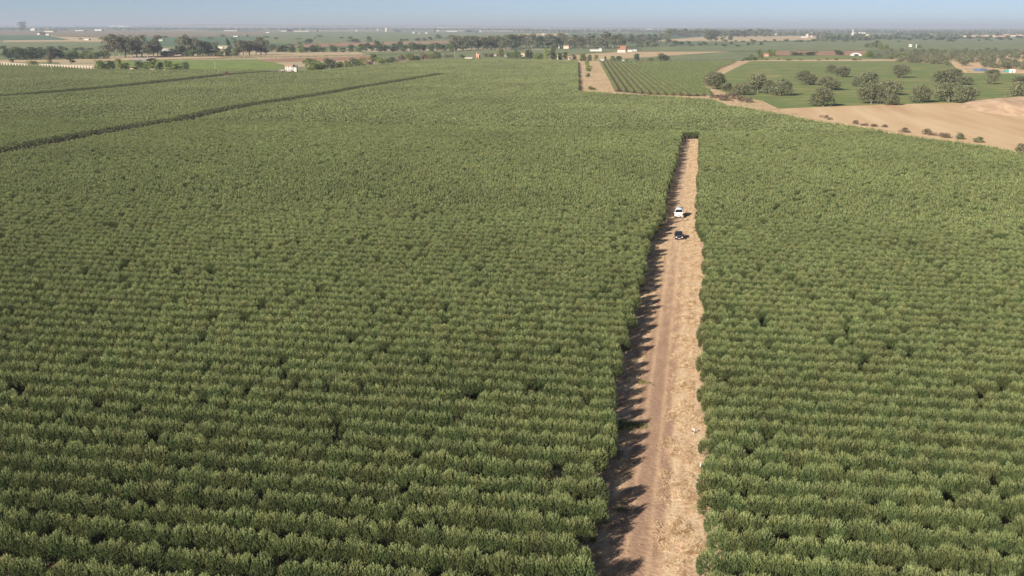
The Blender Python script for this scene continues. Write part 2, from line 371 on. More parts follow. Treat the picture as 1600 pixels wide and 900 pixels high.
def plant(key, px, py, wpx, hpx, label, group=None, cat='tree', name=None, parts=True, rnd=random.Random(3)):
    """a tree whose foot stands on the ground seen at px,py and that is about wpx by hpx photo pixels large"""
    nm, H, W, L = protos[key]; s = ppm(py); g = ground(px, py)
    e = empty(name or nm, g, rnd.uniform(0, 6.28)); cr, tk = rnd.choice(L)
    sw, sh = wpx / s / W, hpx / s / H
    if key == 'dry': sw *= 1.5; sh *= 1.15
    if key == 'euca': sw *= 1.45; sh *= .97
    elif key in ('conifer', 'poplar'): sw *= 1.35
    elif key in ('darkbush', 'bush', 'yellow') and wpx > 6: sw *= 1.3; sh *= 1.12
    e.scale = (sw, sw, sh)
    c = bpy.data.objects.new('crown', cr); link(c, e)
    if parts: c = bpy.data.objects.new('trunk', tk); link(c, e)
    tag(e, label, cat, group); e['_x'] = px
    return e
def plant_row(key, items, tmpl, group, cat='tree', name=None, parts=True):
    """items sorted from the left; tmpl has %s for the ordinal"""
    for i, it in enumerate(sorted(items)): plant(key if isinstance(key, str) else key[i % len(key)], *it, tmpl % ORD(i + 1), group, cat, name, parts)

def scatter(name, lods, label, cat, group=None):
    """ONE stuff object: lods = [(points array [x,y,z,rot,scale,idx], [proto objects])]"""
    P = np.concatenate([a for a, _ in lods]); ids = np.concatenate([np.full(len(a), i) for i, (a, _) in enumerate(lods)])
    me = bpy.data.meshes.new(name); me.vertices.add(len(P)); me.vertices.foreach_set('co', P[:, :3].astype(np.float32).ravel())
    for nm, ty, arr in (('rot', 'FLOAT', P[:, 3]), ('scl', 'FLOAT', P[:, 4]), ('idx', 'INT', P[:, 5]), ('lod', 'INT', ids)):
        at = me.attributes.new(nm, ty, 'POINT'); at.data.foreach_set('value', arr.astype(np.float32 if ty == 'FLOAT' else np.int32))
    o = bpy.data.objects.new(name, me); link(o)
    ng = bpy.data.node_groups.new(name + '_nodes', 'GeometryNodeTree')
    ng.interface.new_socket('Geometry', in_out='INPUT', socket_type='NodeSocketGeometry'); ng.interface.new_socket('Geometry', in_out='OUTPUT', socket_type='NodeSocketGeometry')
    N = ng.nodes.new; L = ng.links.new; gi = N('NodeGroupInput'); go = N('NodeGroupOutput'); J = N('GeometryNodeJoinGeometry')
    def attr(nm, ty):
        a = N('GeometryNodeInputNamedAttribute'); a.data_type = ty; a.inputs['Name'].default_value = nm
        return [s for s in a.outputs if s.enabled and s.name == 'Attribute'][0]
    rot, scl, idx, lod = attr('rot', 'FLOAT'), attr('scl', 'FLOAT'), attr('idx', 'INT'), attr('lod', 'INT')
    cx = N('ShaderNodeCombineXYZ'); L(rot, cx.inputs[2]); cs = N('ShaderNodeCombineXYZ')
    for i in range(3): L(scl, cs.inputs[i])
    for i, (_, pr) in enumerate(lods):
        c = bpy.data.collections.new('%s_source_%d' % (name, i))
        for q in pr: c.objects.link(q)
        ci = N('GeometryNodeCollectionInfo'); ci.inputs['Collection'].default_value = c
        ci.inputs['Separate Children'].default_value = True; ci.inputs['Reset Children'].default_value = True
        cmp = N('FunctionNodeCompare'); cmp.data_type = 'INT'; cmp.operation = 'EQUAL'
        ii = [s for s in cmp.inputs if s.enabled]; L(lod, ii[0]); ii[1].default_value = i
        ip = N('GeometryNodeInstanceOnPoints'); ip.inputs['Pick Instance'].default_value = True
        L(gi.outputs[0], ip.inputs['Points']); L(cmp.outputs[0], ip.inputs['Selection']); L(ci.outputs[0], ip.inputs['Instance'])
        L(idx, ip.inputs['Instance Index']); L(cx.outputs[0], ip.inputs['Rotation']); L(cs.outputs[0], ip.inputs['Scale']); L(ip.outputs[0], J.inputs[0])
    L(J.outputs[0], go.inputs[0])
    md = o.modifiers.new('scatter', 'NODES'); md.node_group = ng
    tag(o, label, cat, group, 'stuff'); return o

# ================================================================== THE GROUND
def sheet(name, pts, m, z, label=None):
    o = mesh_obj(name, [(x, y, z) for x, y in pts], [list(range(len(pts)))], m)
    tag(o, label, None, None, 'structure'); return o
def px_sheet(name, pts, m, z): return sheet(name, G2(pts), m, z)
sheet('ground', [(-45000, -3000), (45000, -3000), (45000, 60000), (-45000, 60000)], ground_patchwork(), 0)

D1 = [(-120, 267), (0, 247), (40, 240), (100, 228), (160, 217), (215, 207), (285, 195), (345, 181), (400, 171), (475, 159), (550, 145), (625, 132), (690, 120)]
D2 = [(-80, 165), (0, 157), (37, 155), (92, 150), (160, 144), (250, 134), (350, 122), (400, 118), (440, 116)]
D1g, D2g = G2(D1), G2(D2)
EDGE_R = [(903, 95), (904, 144), (960, 148), (1012, 151), (1112, 157), (1137, 167), (1200, 177), (1275, 192), (1337, 200), (1425, 216), (1550, 233), (1590, 242), (1900, 300)]
EDGE_TOP = [(-100, 104), (0, 103), (90, 106), (150, 110), (400, 110), (457, 115), (550, 106), (625, 98), (690, 93), (800, 93), (903, 95)]
FIELD = G2(EDGE_TOP + EDGE_R[1:], 2.2) + [(700, -60), (-700, -60)]
sheet('orchard_soil', FIELD, M['soil'], .06)
# far and middle fields, each a sheet on the ground
z = [.02]
def F(name, pts, m):
    z[0] += .004 if ppm(max(p[1] for p in pts)) > 2 else .012
    return px_sheet(name, pts, M[m], z[0])
F('far_field', [(-100, 47), (260, 47), (420, 50), (420, 58), (-100, 56)], 'brownfield')
F('far_field', [(-50, 55.5), (70, 55), (115, 62), (0, 63), (-50, 63)], 'teal')
F('stubble_field', [(72, 54), (95, 57.5), (180, 59), (180, 65.5), (110, 64.8), (5, 65.5), (5, 63.2), (110, 62.5), (92, 59)], 'stubble')
F('grove_field', [(-100, 66), (300, 67), (300, 78), (-100, 82)], 'green3')
F('grove_field', [(225, 58), (430, 56), (450, 72), (215, 72)], 'teal')
F('grove_field', [(400, 49), (780, 49), (800, 58), (720, 66), (480, 70), (400, 66)], 'green3')
F('brown_field', [(170, 50), (470, 49), (400, 54), (170, 56)], 'brownfield')
F('bare_field', [(440, 73), (470, 69), (500, 67.5), (700, 64), (790, 62), (790, 66), (640, 69), (520, 73), (440, 75)], 'redsoil')
F('crop_field', [(440, 75.5), (540, 75), (530, 80), (430, 81)], 'green2')
F('stubble_field', [(-100, 96), (160, 92), (400, 86.5), (590, 82), (590, 85.5), (400, 89.5), (200, 94), (-100, 101)], 'stubble')
F('bare_field', [(395, 92.5), (590, 87.5), (620, 91), (560, 94), (400, 98)], 'redsoil')
F('crop_field', [(300, 94), (398, 92.5), (430, 98), (460, 106), (400, 109.5), (150, 109.5), (150, 96)], 'green2')
F('grove_field', [(560, 82), (940, 76), (1000, 80), (900, 92), (690, 92), (600, 92)], 'green3')
F('far_field', [(790, 53), (890, 52), (885, 56), (800, 60)], 'stubble')
F('stubble_field', [(862, 86), (960, 81), (1145, 80.6), (1060, 86), (1000, 90), (930, 94), (890, 95)], 'stubble')
F('grove_field', [(1000, 74), (1180, 70), (1250, 80), (1150, 80), (1005, 80.5)], 'green3')
F('grove_field', [(1060, 86.5), (1150, 81), (1210, 83), (1160, 96), (936, 96), (940, 94), (1000, 90.5)], 'green3')
F('far_field', [(970, 63.8), (1100, 61), (1090, 64.5), (970, 65)], 'stubble')
F('stubble_field', [(1040, 62), (1120, 56), (1290, 56), (1265, 63), (1130, 65)], 'stubble')
F('grove_field', [(1085, 66), (1300, 62), (1700, 60), (1700, 78), (1330, 79), (1180, 79), (1180, 70)], 'green3')
F('brown_field', [(1205, 80), (1355, 79.5), (1350, 87), (1205, 86.5)], 'redsoil')
F('crop_field', [(1165, 88), (1350, 86.5), (1365, 93), (1165, 94)], 'green1')
F('verge', [(1163, 94), (1400, 92.6), (1510, 98), (1500, 100.5), (1400, 95.8), (1163, 96.5)], 'haybed')
F('bare_field', [(1395, 90), (1700, 84), (1700, 116), (1500, 114.5), (1488, 101), (1400, 96)], 'sand')
F('green_field', [(1165, 96), (1400, 95.6), (1488, 101), (1502, 114.5), (1700, 116), (1700, 160), (1525, 162), (1400, 164), (1267, 169), (1215, 172), (1150, 164), (1095, 140), (1095, 130), (1135, 112)], 'green1')
F('bare_field', [(1215, 171), (1267, 168.5), (1400, 163.5), (1525, 161), (1700, 159), (1800, 290), (1550, 236), (1425, 212), (1337, 197), (1275, 188)], 'sand')
F('straw_verge', [(896, 95), (936, 95.5), (962, 144), (1012, 148), (1090, 151), (1118, 149), (1092, 131), (1096, 121), (1120, 106), (1150, 96), (1172, 96), (1140, 111), (1118, 124), (1108, 136), (1150, 152), (1190, 158), (1215, 170), (1275, 187), (1337, 196), (1425, 211), (1550, 234), (1700, 262), (1700, 290), (1590, 252), (1425, 226), (1337, 208), (1275, 199), (1200, 184), (1137, 174), (1112, 164), (1012, 158), (960, 155), (896, 152)], 'haybed')
# the track through the grove
TR_END = ground(1080, 218).y
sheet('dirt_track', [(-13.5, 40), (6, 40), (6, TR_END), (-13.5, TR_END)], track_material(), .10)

# low hills on the horizon: one continuous ridge with real depth
def hills():
    rng = np.random.default_rng(5); V = []; Fc = []; nx, ny = 160, 14
    xs = np.linspace(-17000, 16000, nx); ph = rng.uniform(0, 6, 8)
    for j in range(ny):
        for i, x in enumerate(xs):
            y = 15500 + j * 700; t = j / (ny - 1)
            h = sum(math.sin(x / (900 + 700 * k) + ph[k] + j * .25) * (9 / (1 + .35 * k)) for k in range(6))
            left = max(0, min(1, (1500 - x) / 9000))
            e = math.sin(math.pi * min(1, t * 1.05)) ** .8
            V.append((x, y, -2 + e * min(88, 22 + 26 * left + h * (.5 + .6 * left))))
    for j in range(ny - 1):
        for i in range(nx - 1): a = j * nx + i; Fc.append((a, a + 1, a + nx + 1, a + nx))
    o = mesh_obj('hills', V, Fc, mat('hill_fields', [(.10, .12, .07), (.30, .24, .17), (.55, .45, .34)], scale=.0006, detail=6, stretch=(1, 2.5, 1)), smooth=True)
    tag(o, kind='structure')
hills()
def mound():
    c = ground(1606, 172); nx = 40; V = []; Fc = []; rng = random.Random(2)
    for j in range(nx):
        for i in range(nx):
            u, v = i / (nx - 1) * 2 - 1, j / (nx - 1) * 2 - 1; r = math.hypot(u, v)
            h = max(0, 1 - r ** 2) ** .8 * 6.0 * (1 + .12 * math.sin(9 * u + 3 * v) + .06 * math.sin(23 * u))
            V.append((c.x + u * 34, c.y + v * 62, h - .15 + rng.uniform(-.1, .1) * (h > .2)))
    for j in range(nx - 1):
        for i in range(nx - 1): a = j * nx + i; Fc.append((a, a + 1, a + nx + 1, a + nx))
    o = mesh_obj('soil_mound', V, Fc, mat('heaped_red_soil', [(.42, .28, .18), (.56, .41, .28)], scale=.15, detail=9, stretch=(2, .5, 1), bump=.5), smooth=True)
    tag(o, 'broad heap of reddish bare soil at the right edge of the sandy field', 'soil heap')
mound()

# ================================================================== THE OLIVE GROVE
ROW, STEP = 3.7, 1.30
rng = np.random.default_rng(11)
GAP_Y = ground(1060, 213, 0).y
def left_edge(y):  # crown centre limit west of the track
    return -np.interp(y, [60, 77, 94, 113, 125, 142, 190, 212, 235, 275, 400], [7.1, 7.1, 7.4, 8.6, 9.1, 8.6, 8.4, 8.9, 7.2, 7.4, 6.2])
def right_edge(y): return np.interp(y, [60, 90, 125, 190, 205, 240, 260, TR_END], [2.9, 2.7, 2.4, 3.1, 3.1, 1.3, 1.6, 2.1])
lowf = rng.uniform(0, 6.28, 6)
def vigor(X, Y):
    return (np.sin(X / 37 + lowf[0] + Y / 90) + np.sin(Y / 23 + lowf[1]) + np.sin((X + Y) / 61 + lowf[2]) + np.sin((X - Y) / 17 + lowf[3]) * .6) / 3.6
def grove_points(y0, y1):
    rows = np.arange(math.ceil(y0 / ROW), math.floor(y1 / ROW) + 1); out = []
    for r in rows:
        y = r * ROW
        if abs(y - GAP_Y - 1) < ROW * .95: continue
        half = y * .56 + 30
        xs = np.arange(-half * 1.25, half * .9, STEP) + ((r * 37) % 10) * .13
        xs = xs + rng.normal(size=len(xs)) * .13
        le, re = float(left_edge(y)), float(right_edge(y))
        if y < TR_END + 1: xs = xs[(xs < le + .3) | (xs > re - .3)]
        ys = y + rng.normal(size=len(xs)) * .07
        out.append(np.stack([xs, ys, np.full(len(xs), r)], 1))
    return np.concatenate(out)
FARL, MIDL = 430.0, 235.0
pts = grove_points(60, 1500)
u, v, dep = project_np(np.stack([pts[:, 0], pts[:, 1], np.full(len(pts), 1.5)], 1))
keep = (u > -90) & (u < 1690) & (v < 985) & inside(FIELD, pts[:, 0], pts[:, 1])
pts = pts[keep]
d1 = dist_poly(D1g, pts[:, 0], pts[:, 1]); d2 = dist_poly(D2g, pts[:, 0], pts[:, 1])
ok = (d1 > 6.2) & (d2 > 9.5)
near = pts[:, 1] < FARL
ok &= ~(near & (rng.uniform(size=len(pts)) < .010))          # missing trees
pts = pts[ok]; edge_d = np.minimum(d1, d2)[ok]
near = pts[:, 1] < FARL
# far: whole cells of 8 x 4 trees wherever a cell lies wholly inside
CX, CY = STEP * 8, ROW * 4
far = ~near
ci = np.floor(pts[:, 0] / CX).astype(int); cj = np.floor(pts[:, 1] / CY).astype(int)
key = ci * 100000 + cj; cells = {}
corner_ok = {}
fk = np.unique(key[far]); cxs = (fk // 100000); cys = fk - cxs * 100000
neg = cys > 50000; cxs = cxs + neg; cys = cys - neg * 100000
ccx, ccy = (cxs + .5) * CX, (cys + .5) * CY
full = np.ones(len(fk), bool)
for sx in (-.5, .5):
    for sy in (-.5, .5): full &= inside(FIELD, ccx + sx * CX, ccy + sy * CY)
full &= (dist_poly(D1g, ccx, ccy) > 17) & (dist_poly(D2g, ccx, ccy) > 20.5) & (np.abs(ccy - GAP_Y) > 12) & (ccy - CY / 2 > FARL)
fullset = set(fk[full].tolist())
single = near | ~np.array([k in fullset for k in key.tolist()])
S = pts[single]
vg = vigor(S[:, 0], S[:, 1])
scale = 1.01 + .07 * vg + rng.normal(size=len(S)) * .035
scale = np.clip(scale, .72, 1.22)
weak = rng.uniform(size=len(S)) < .03; scale[weak] *= .72
uu, vv, dd = project_np(np.stack([S[:, 0], S[:, 1], np.full(len(S), 1.7)], 1))
infr = (uu > 2) & (uu < 1598) & (vv < 897)
# individual trees: the nearest rows
rows_l = {}; rows_r = {}
for i in np.nonzero(infr & (S[:, 1] < 200))[0]:
    (rows_l if S[i, 0] < -5 else rows_r).setdefault(int(S[i, 2]), []).append(i)
rl, rr_ = sorted(rows_l), sorted(rows_r)
cand = []
for side, rows, rs in (('l', rows_l, rl), ('r', rows_r, rr_)):
    for n, r in enumerate(rs):
        for k, i in enumerate(sorted(rows[r], key=lambda i: S[i, 0])): cand.append((dd[i], i, side, n + 1, k + 1))
cand.sort(); cand = cand[:300]
indiv = {i for _, i, *_ in cand}
NEARV = 7
near_cr = [lit_tops_of(quads_obj('crown', olive_crown(100 + k, 420, 9000, .15, .032), M['olive'], do_link=False), M['lit_top']) for k in range(NEARV)]
near_tk = [olive_trunk(k).build('trunk', M['bark'], do_link=False) for k in range(NEARV)]
for _, i, side, rn, k in cand:
    e = empty('olive_tree', (S[i, 0], S[i, 1], .06), rng.uniform(-.2, .2) + math.pi * rng.integers(0, 2)); s = scale[i]; e.scale = (s, s, s * rng.uniform(.94, 1.07))
    q = int(rng.integers(0, NEARV))
    for src, nm in ((near_cr[q], 'crown'), (near_tk[q], 'trunk')):
        o = bpy.data.objects.new(nm, src.data); link(o, e)
    if side == 'l': lab = '%s olive tree from the photo\'s left edge, %s row up from the bottom-left corner' % (ORD(k), ORD(rn))
    else: lab = '%s olive tree right of the dirt track, %s row up from the photo\'s bottom' % (ORD(k), ORD(rn))
    tag(e, lab, 'olive tree', 'olive trees of the rows nearest the viewer')
rest = np.array([i not in indiv for i in range(len(S))])
T = S[rest]; ts = scale[rest]
def joined(name, seed, nleaf, ln, wd, m):
    V = [olive_crown(seed, 420 if nleaf > 3000 else 160, nleaf, ln, wd)]
    o = lit_tops_of(quads_obj(name, np.concatenate(V), m, do_link=False), M['lit_top'] if m is M['olive'] else M['lit_top_far']); t = olive_trunk(seed).build('t', M['bark'], do_link=False)
    bm = bmesh.new(); bm.from_mesh(o.data); n0 = len(bm.faces); bm.from_mesh(t.data); bm.faces.ensure_lookup_table()
    for f in bm.faces[n0:]: f.material_index = 2
    bm.to_mesh(o.data); bm.free(); o.data.materials.append(M['bark']); return o
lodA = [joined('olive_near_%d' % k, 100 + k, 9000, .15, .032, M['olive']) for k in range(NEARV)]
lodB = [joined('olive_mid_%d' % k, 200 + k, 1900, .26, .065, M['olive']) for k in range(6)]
def patch(seed, nleaf, ln, wd):
    g = np.random.default_rng(seed); V = []
    for a in range(8):
        for b in range(4):
            V.append(olive_crown(seed * 50 + a * 4 + b, 70, nleaf, ln, wd, H=3.3 * g.uniform(.85, 1.12), off=((a - 3.5) * STEP + g.normal() * .15, (b - 1.5) * ROW + g.normal() * .15, 0)))
    return lit_tops_of(quads_obj('olive_patch_%d' % seed, np.concatenate(V), M['olive_far'], do_link=False), M['lit_top_far'])
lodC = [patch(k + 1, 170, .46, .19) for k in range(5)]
def arr(X, Y, Z, rot, sc, idx): return np.stack([X, Y, np.full(len(X), Z) if np.isscalar(Z) else Z, rot, sc, idx], 1)
isA = T[:, 1] < MIDL
n = len(T); rot = rng.uniform(-.2, .2, n) + np.pi * rng.integers(0, 2, n)
A = arr(T[:, 0], T[:, 1], .06, rot, ts, rng.integers(0, NEARV, n))
nf = int(full.sum())
Cc = arr(ccx[full], ccy[full], .06, np.pi * rng.integers(0, 2, nf), 1 + .05 * vigor(ccx[full], ccy[full]), rng.integers(0, 5, nf))
print('olives: individual', len(cand), 'near', int(isA.sum()), 'mid', int((~isA).sum()), 'patches', nf)
scatter('olive_grove', [(A[isA], lodA), (A[~isA], lodB), (Cc, lodC)], 'dense rows of grey-green olive trees filling the land on both sides of the dirt track', 'olive grove')

# dry grass and straw beside and on the track
def tuft(seed, nb, spread, lmin, lmax, wd, flat):
    g = np.random.default_rng(seed); C = np.stack([g.normal(size=nb) * spread, g.normal(size=nb) * spread, g.uniform(0.02, .10, nb)], 1)
    D = g.normal(size=(nb, 3)); D[:, 2] = np.abs(D[:, 2]) * flat + .15; D /= np.linalg.norm(D, axis=1)[:, None]
    L = g.uniform(lmin, lmax, nb); return diamonds(C + D * L[:, None] * .45, D, L, np.full(nb, wd), g)
tufts = [quads_obj('straw_tuft_%d' % k, tuft(k, 40, .24, .15, .55, .020, .3), M['straw'], do_link=False) for k in range(5)]
def track_tufts():
    n = 15000; Y = 62 + (TR_END - 62) * rng.uniform(size=n) ** 1.25; X = np.where(rng.uniform(size=n) < .74, rng.uniform(-1.9, 2.6, n), rng.uniform(-8.2, -5.2, n))
    cl = np.sin(X * 1.7 + np.sin(Y * .8) * 1.5) + np.sin(Y * .61 + X * .4) + rng.normal(size=n) * .8
    k = cl > .35; X, Y = X[k], Y[k]; n = len(X)
    return arr(X, Y, .1, rng.uniform(0, 6.28, n), rng.uniform(.5, 1.35, n), rng.integers(0, 5, n))
def under_tufts():
    n = 9000; Y = rng.uniform(66, 190, n); X = rng.uniform(-90, 45, n); k = (X < -7.5) | (X > 2.5); X, Y = X[k], Y[k]; n = len(X)
    return arr(X, Y, .06, rng.uniform(0, 6.28, n), rng.uniform(.5, 1.2, n), rng.integers(0, 5, n))
scatter('dry_grass', [(np.concatenate([track_tufts(), under_tufts()]), tufts)], 'dry straw-coloured grass tufts scattered along the track and between the olive rows', 'dry grass')
weed = [quads_obj('weed_tuft_%d' % k, tuft(40 + k, 40, .35, .12, .35, .06, .8), M['bushy'], do_link=False) for k in range(3)]
def weeds():
    P = []
    for (px, py, r, c) in ((975, 667, 1.0, 60), (968, 672, .7, 30), (985, 665, .5, 16), (962, 712, .5, 10), (972, 800, .4, 6), (1003, 600, .4, 8), (938, 705, .6, 14)):
        g = ground(px, py)
        for _ in range(c): P.append((g.x + rng.normal() * r, g.y + rng.normal() * r * .6, .1, rng.uniform(0, 6), rng.uniform(.5, 1.2), rng.integers(0, 3)))
    return np.array(P)
scatter('weeds', [(weeds(), weed)], 'low green weeds creeping out of the left row onto the track', 'weeds')

# ================================================================== THE NEAT HEDGE-ROW PLOT BEYOND THE GROVE
def hedge_mesh(name, p, q, wid, hgt, leaf, per_m, m, seed, gaps=(), do_link=True):
    g = np.random.default_rng(seed); p = np.array(p[:2]); q = np.array(q[:2]); Ln = np.linalg.norm(q - p); n = int(Ln * per_m)
    t = g.uniform(size=n) * Ln
    for a, b in gaps: t = t[(t < a) | (t > b)]
    n = len(t); d = (q - p) / Ln; s = np.array([-d[1], d[0]]); a = g.uniform(0, np.pi, n)
    bump = 1 + .14 * np.sin(t * 2.3 + g.uniform(0, 6)) + .1 * np.sin(t * .7)
    r = g.uniform(.55, 1.05, n) * bump; c = np.cos(a) * wid / 2 * r; zz = .35 + np.abs(np.sin(a)) ** .7 * (hgt - .35) * r
    C = np.stack([p[0] + d[0] * t + s[0] * c, p[1] + d[1] * t + s[1] * c, zz], 1)
    D = g.normal(size=(n, 3)) * .6; D[:, 2] += .8; D /= np.linalg.norm(D, axis=1)[:, None]
    # keep the mesh local to its own start
    C[:, 0] -= p[0]; C[:, 1] -= p[1]
    o = quads_obj(name, diamonds(C, D, g.uniform(.7, 1.3, n) * leaf, g.uniform(.7, 1.3, n) * leaf * .5, g), m, do_link=do_link)
    o.location = (p[0], p[1], .5 if name == 'hedge_row' else .05); return o
def seg_x(p, q, a, b):
    d1 = (q[0] - p[0], q[1] - p[1]); d2 = (b[0] - a[0], b[1] - a[1]); den = d1[0] * d2[1] - d1[1] * d2[0]
    if abs(den) < 1e-9: return None
    t = ((a[0] - p[0]) * d2[1] - (a[1] - p[1]) * d2[0]) / den; u = ((a[0] - p[0]) * d1[1] - (a[1] - p[1]) * d1[0]) / den
    return t if 0 <= u <= 1 else None
px_sheet('plot_soil', [(937, 95.5), (961, 144), (1012, 148), (1060, 150), (1116, 150), (1095, 131), (1100, 120), (1124, 106), (1150, 96)], M['soil'], .5)
PLOT = G2([(938, 97), (962, 142), (1012, 147), (1060, 149), (1115, 150), (1097, 131), (1101, 121), (1124, 107), (1148, 97)], 1.0)
a0, b0 = ground(938, 97, 1), ground(962, 142, 1); dirv = (a0 - b0).normalized()
nrm = Vector((dirv.y, -dirv.x, 0)); gap_line = G2([(900, 107.5), (1200, 106.2)], 1.0)
for k in range(60):
    s0 = b0 + nrm * (.8 + 4.9 * k) - dirv * 600; e0 = s0 + dirv * 2500
    ts_ = sorted(t for t in (seg_x(s0, e0, PLOT[i], PLOT[(i + 1) % len(PLOT)]) for i in range(len(PLOT))) if t is not None)
    if len(ts_) < 2: continue
    p, q = s0.lerp(e0, ts_[0]), s0.lerp(e0, ts_[-1]); Ln = (q - p).length
    if Ln < 12: continue
    tg = seg_x(p, q, gap_line[0], gap_line[1]); gp = [] if tg is None or not 0 < tg < 1 else [(tg * Ln - 5, tg * Ln + 5)]
    o = hedge_mesh('hedge_row', p, q, 1.7, 2.4, .5, 28, M['plot'], 500 + k, gp)
    tag(o, '%s clipped olive hedge row from the left in the striped plot behind the grove' % ORD(k + 1), 'hedge row', 'clipped hedge rows of the striped plot')
def hedge(pts, hpx, m, label, seed, per=9, wid=4, leaf=.9, name='hedge', cat='hedge'):
    e = empty(name, ground(*pts[0])); hh = hpx / ppm(sum(p[1] for p in pts) / len(pts)); hh = min(hh, 3.9) if m == "ditch" else hh
    for i in range(len(pts) - 1):
        o = hedge_mesh('hedge_section', ground(*pts[i]), ground(*pts[i + 1]), wid, hh, leaf, per, M[m], seed + i)
        o.parent = e; o.location = o.location - e.location
    tag(e, label, cat)
hedge([(340, 91.2), (470, 90.2), (585, 87.8)], 3.3, 'dark', 'long dark clipped hedge between the pale stubble strip and the reddish field', 800, 8, 5)
hedge([(160, 97), (400, 91.0)], 1.4, 'dark', 'low dark hedge line in front of the long stubble strip on the left', 810, 6, 4)
hedge([(590, 86.4), (640, 84.6), (700, 83.4)], 1.8, 'dark', 'row of dark young trees continuing the hedge towards the tall eucalyptuses', 820, 5, 5)
hedge([(1000, 95.6), (1060, 95.2), (1110, 94.6), (1148, 94)], 2.0, 'brownbush', 'dark brown hedge running along the far end of the striped plot', 830, 6, 4)
hedge([(885, 88), (912, 85.4), (962, 82)], 2.2, 'dark', 'dark hedge slanting towards the white farmhouse beside the stubble field', 840, 6, 5)
hedge([(1000, 81), (1150, 81)], 1.6, 'brownbush', 'thin brown hedge behind the bright stubble field', 850, 5, 5)
hedge([(1155, 80), (1215, 79)], 1.4, 'dark', 'thin dark hedge right of the stubble field below the grey-green groves', 855, 5, 5)
hedge([(165, 79), (215, 78)], 1.5, 'brownbush', 'low hedge behind the dark conifers at the left', 860, 5, 5)
hedge([(75, 57.6), (110, 57.8), (180, 58.6)], 1.1, 'brownbush', 'distant dark hedge above the pale wedge of stubble far left', 865, 3, 8, 1.5)
hedge([(0, 49.5), (90, 49)], .9, 'brownbush', 'faint hedge under the lone tree on the far left horizon', 870, 2, 9, 2)
hedge([(430, 72.5), (480, 69.5), (530, 69)], 1.4, 'dark', 'dark hedge along the upper edge of the bare reddish bank', 875, 4, 8, 1.3)
hedge([(1099, 131), (1103, 121), (1126, 107), (1150, 98)], 3.0, 'brownbush', 'ragged dry brush along the curved right edge of the striped plot', 880, 7, 4, .6)
hedge([(1130, 67), (1200, 66), (1300, 64)], 1.0, 'dark', 'long low hedge below the pale field left of the white village', 885, 3, 8, 1.3)
hedge([(1165, 94.6), (1250, 94.2), (1350, 93)], .9, 'brownbush', 'thin line of dry weeds between the two bright green fields', 890, 3, 3, .8)

hedge([(x - 6, y - .2) for x, y in D1[:9]], 15, 'ditch', 'dark ditch hedge along the nearer diagonal gap across the left part of the grove', 900, 26, 3.2, .55)
hedge([(x - 4, y - .2) for x, y in D1[8:]], 7.5, 'ditch', 'dark ditch hedge continuing the nearer diagonal gap to its far end', 912, 22, 3.2, .6)
hedge([(x - 7, y - .2) for x, y in D2[:6]], 10.5, 'ditch', 'dark ditch hedge along the farther diagonal gap from the left photo edge', 920, 22, 3.6, .6)
hedge([(x - 5, y - .2) for x, y in D2[5:]], 8.5, 'ditch', 'dark ditch hedge at the far end of the farther diagonal gap near the cottage', 930, 22, 3.6, .6)
# ================================================================== TREES
RN = random.Random(77)
def spread(x0, x1, n, y0, y1, w0, w1, h0, h1):
    L = []
    for i in range(n):
        x = x0 + (x1 - x0) * (i + RN.uniform(.1, .9)) / n; L.append((x, RN.uniform(y0, y1), RN.uniform(w0, w1), RN.uniform(h0, h1)))
    return L
plant_row('euca', [(170, 90, 14, 34), (178, 89.5, 15, 37), (187, 90, 15, 34), (196, 89, 14, 36), (206, 90, 16, 33), (214, 89.5, 14, 30), (222, 89, 15, 34), (231, 90, 13, 22), (240, 89.5, 12, 30), (247, 89, 14, 38)],
          '%s from the left of the tall dense eucalyptuses behind the dark-roofed barn', 'tall eucalyptuses behind the barn')
plant_row('euca', [(285, 88, 13, 31), (292, 88, 13, 36), (300, 88, 13, 32), (309, 88, 12, 27), (317, 87.5, 12, 26), (326, 87.5, 12, 24), (336, 87, 11, 23)],
          '%s from the left of the reddish eucalyptuses in the middle of the left tree belt', 'reddish eucalyptuses of the left belt')
plant_row('euca', [(371, 87, 12, 26), (380, 87, 12, 25), (390, 86.5, 12, 26), (400, 86, 12, 24), (408, 86, 13, 30), (416, 86, 11, 24)],
          '%s from the left of the eucalyptuses ending the left tree belt', 'eucalyptuses ending the left belt')
plant('conifer', 357, 86.5, 6, 29, 'slender tall pine standing alone in a gap of the left tree belt')
plant_row('conifer', spread(6, 96, 11, 92, 93.5, 11, 15, 15, 20), '%s from the left of the dark conifers at the far left edge', 'dark conifers at the left')
plant_row(['darkbush', 'bush'], spread(96, 168, 8, 91, 92.5, 11, 15, 8, 12), '%s from the left of the low dark trees right of the conifers', 'low dark trees of the left belt')
plant_row(['darkbush', 'poplar'], spread(250, 372, 12, 87.2, 88.6, 11, 15, 9, 15), '%s from the left of the undergrowth trees at the foot of the left belt', 'undergrowth trees of the left belt')
plant_row(['darkbush', 'bush', 'conifer'], spread(422, 560, 14, 80.8, 82, 9, 13, 7, 12), '%s from the left of the small dark trees in the middle belt', 'small trees of the middle belt')
plant_row(['darkbush', 'conifer', 'poplar', 'darkbush'], spread(560, 712, 20, 79.6, 81, 9, 12, 10, 14), '%s from the left of the thick dark trees of the middle belt', 'thick trees of the middle belt')
plant_row(['euca', 'euca', 'conifer'], spread(706, 802, 15, 77, 79.5, 11, 15, 21, 28), '%s from the left of the eucalyptuses behind the brick ruin', 'eucalyptuses behind the ruin')
plant_row(['euca', 'conifer', 'euca', 'euca'], spread(802, 975, 25, 73.5, 76, 10, 14, 19, 26), '%s from the left of the long eucalyptus wall left of the farmhouse', 'long wall of eucalyptuses')
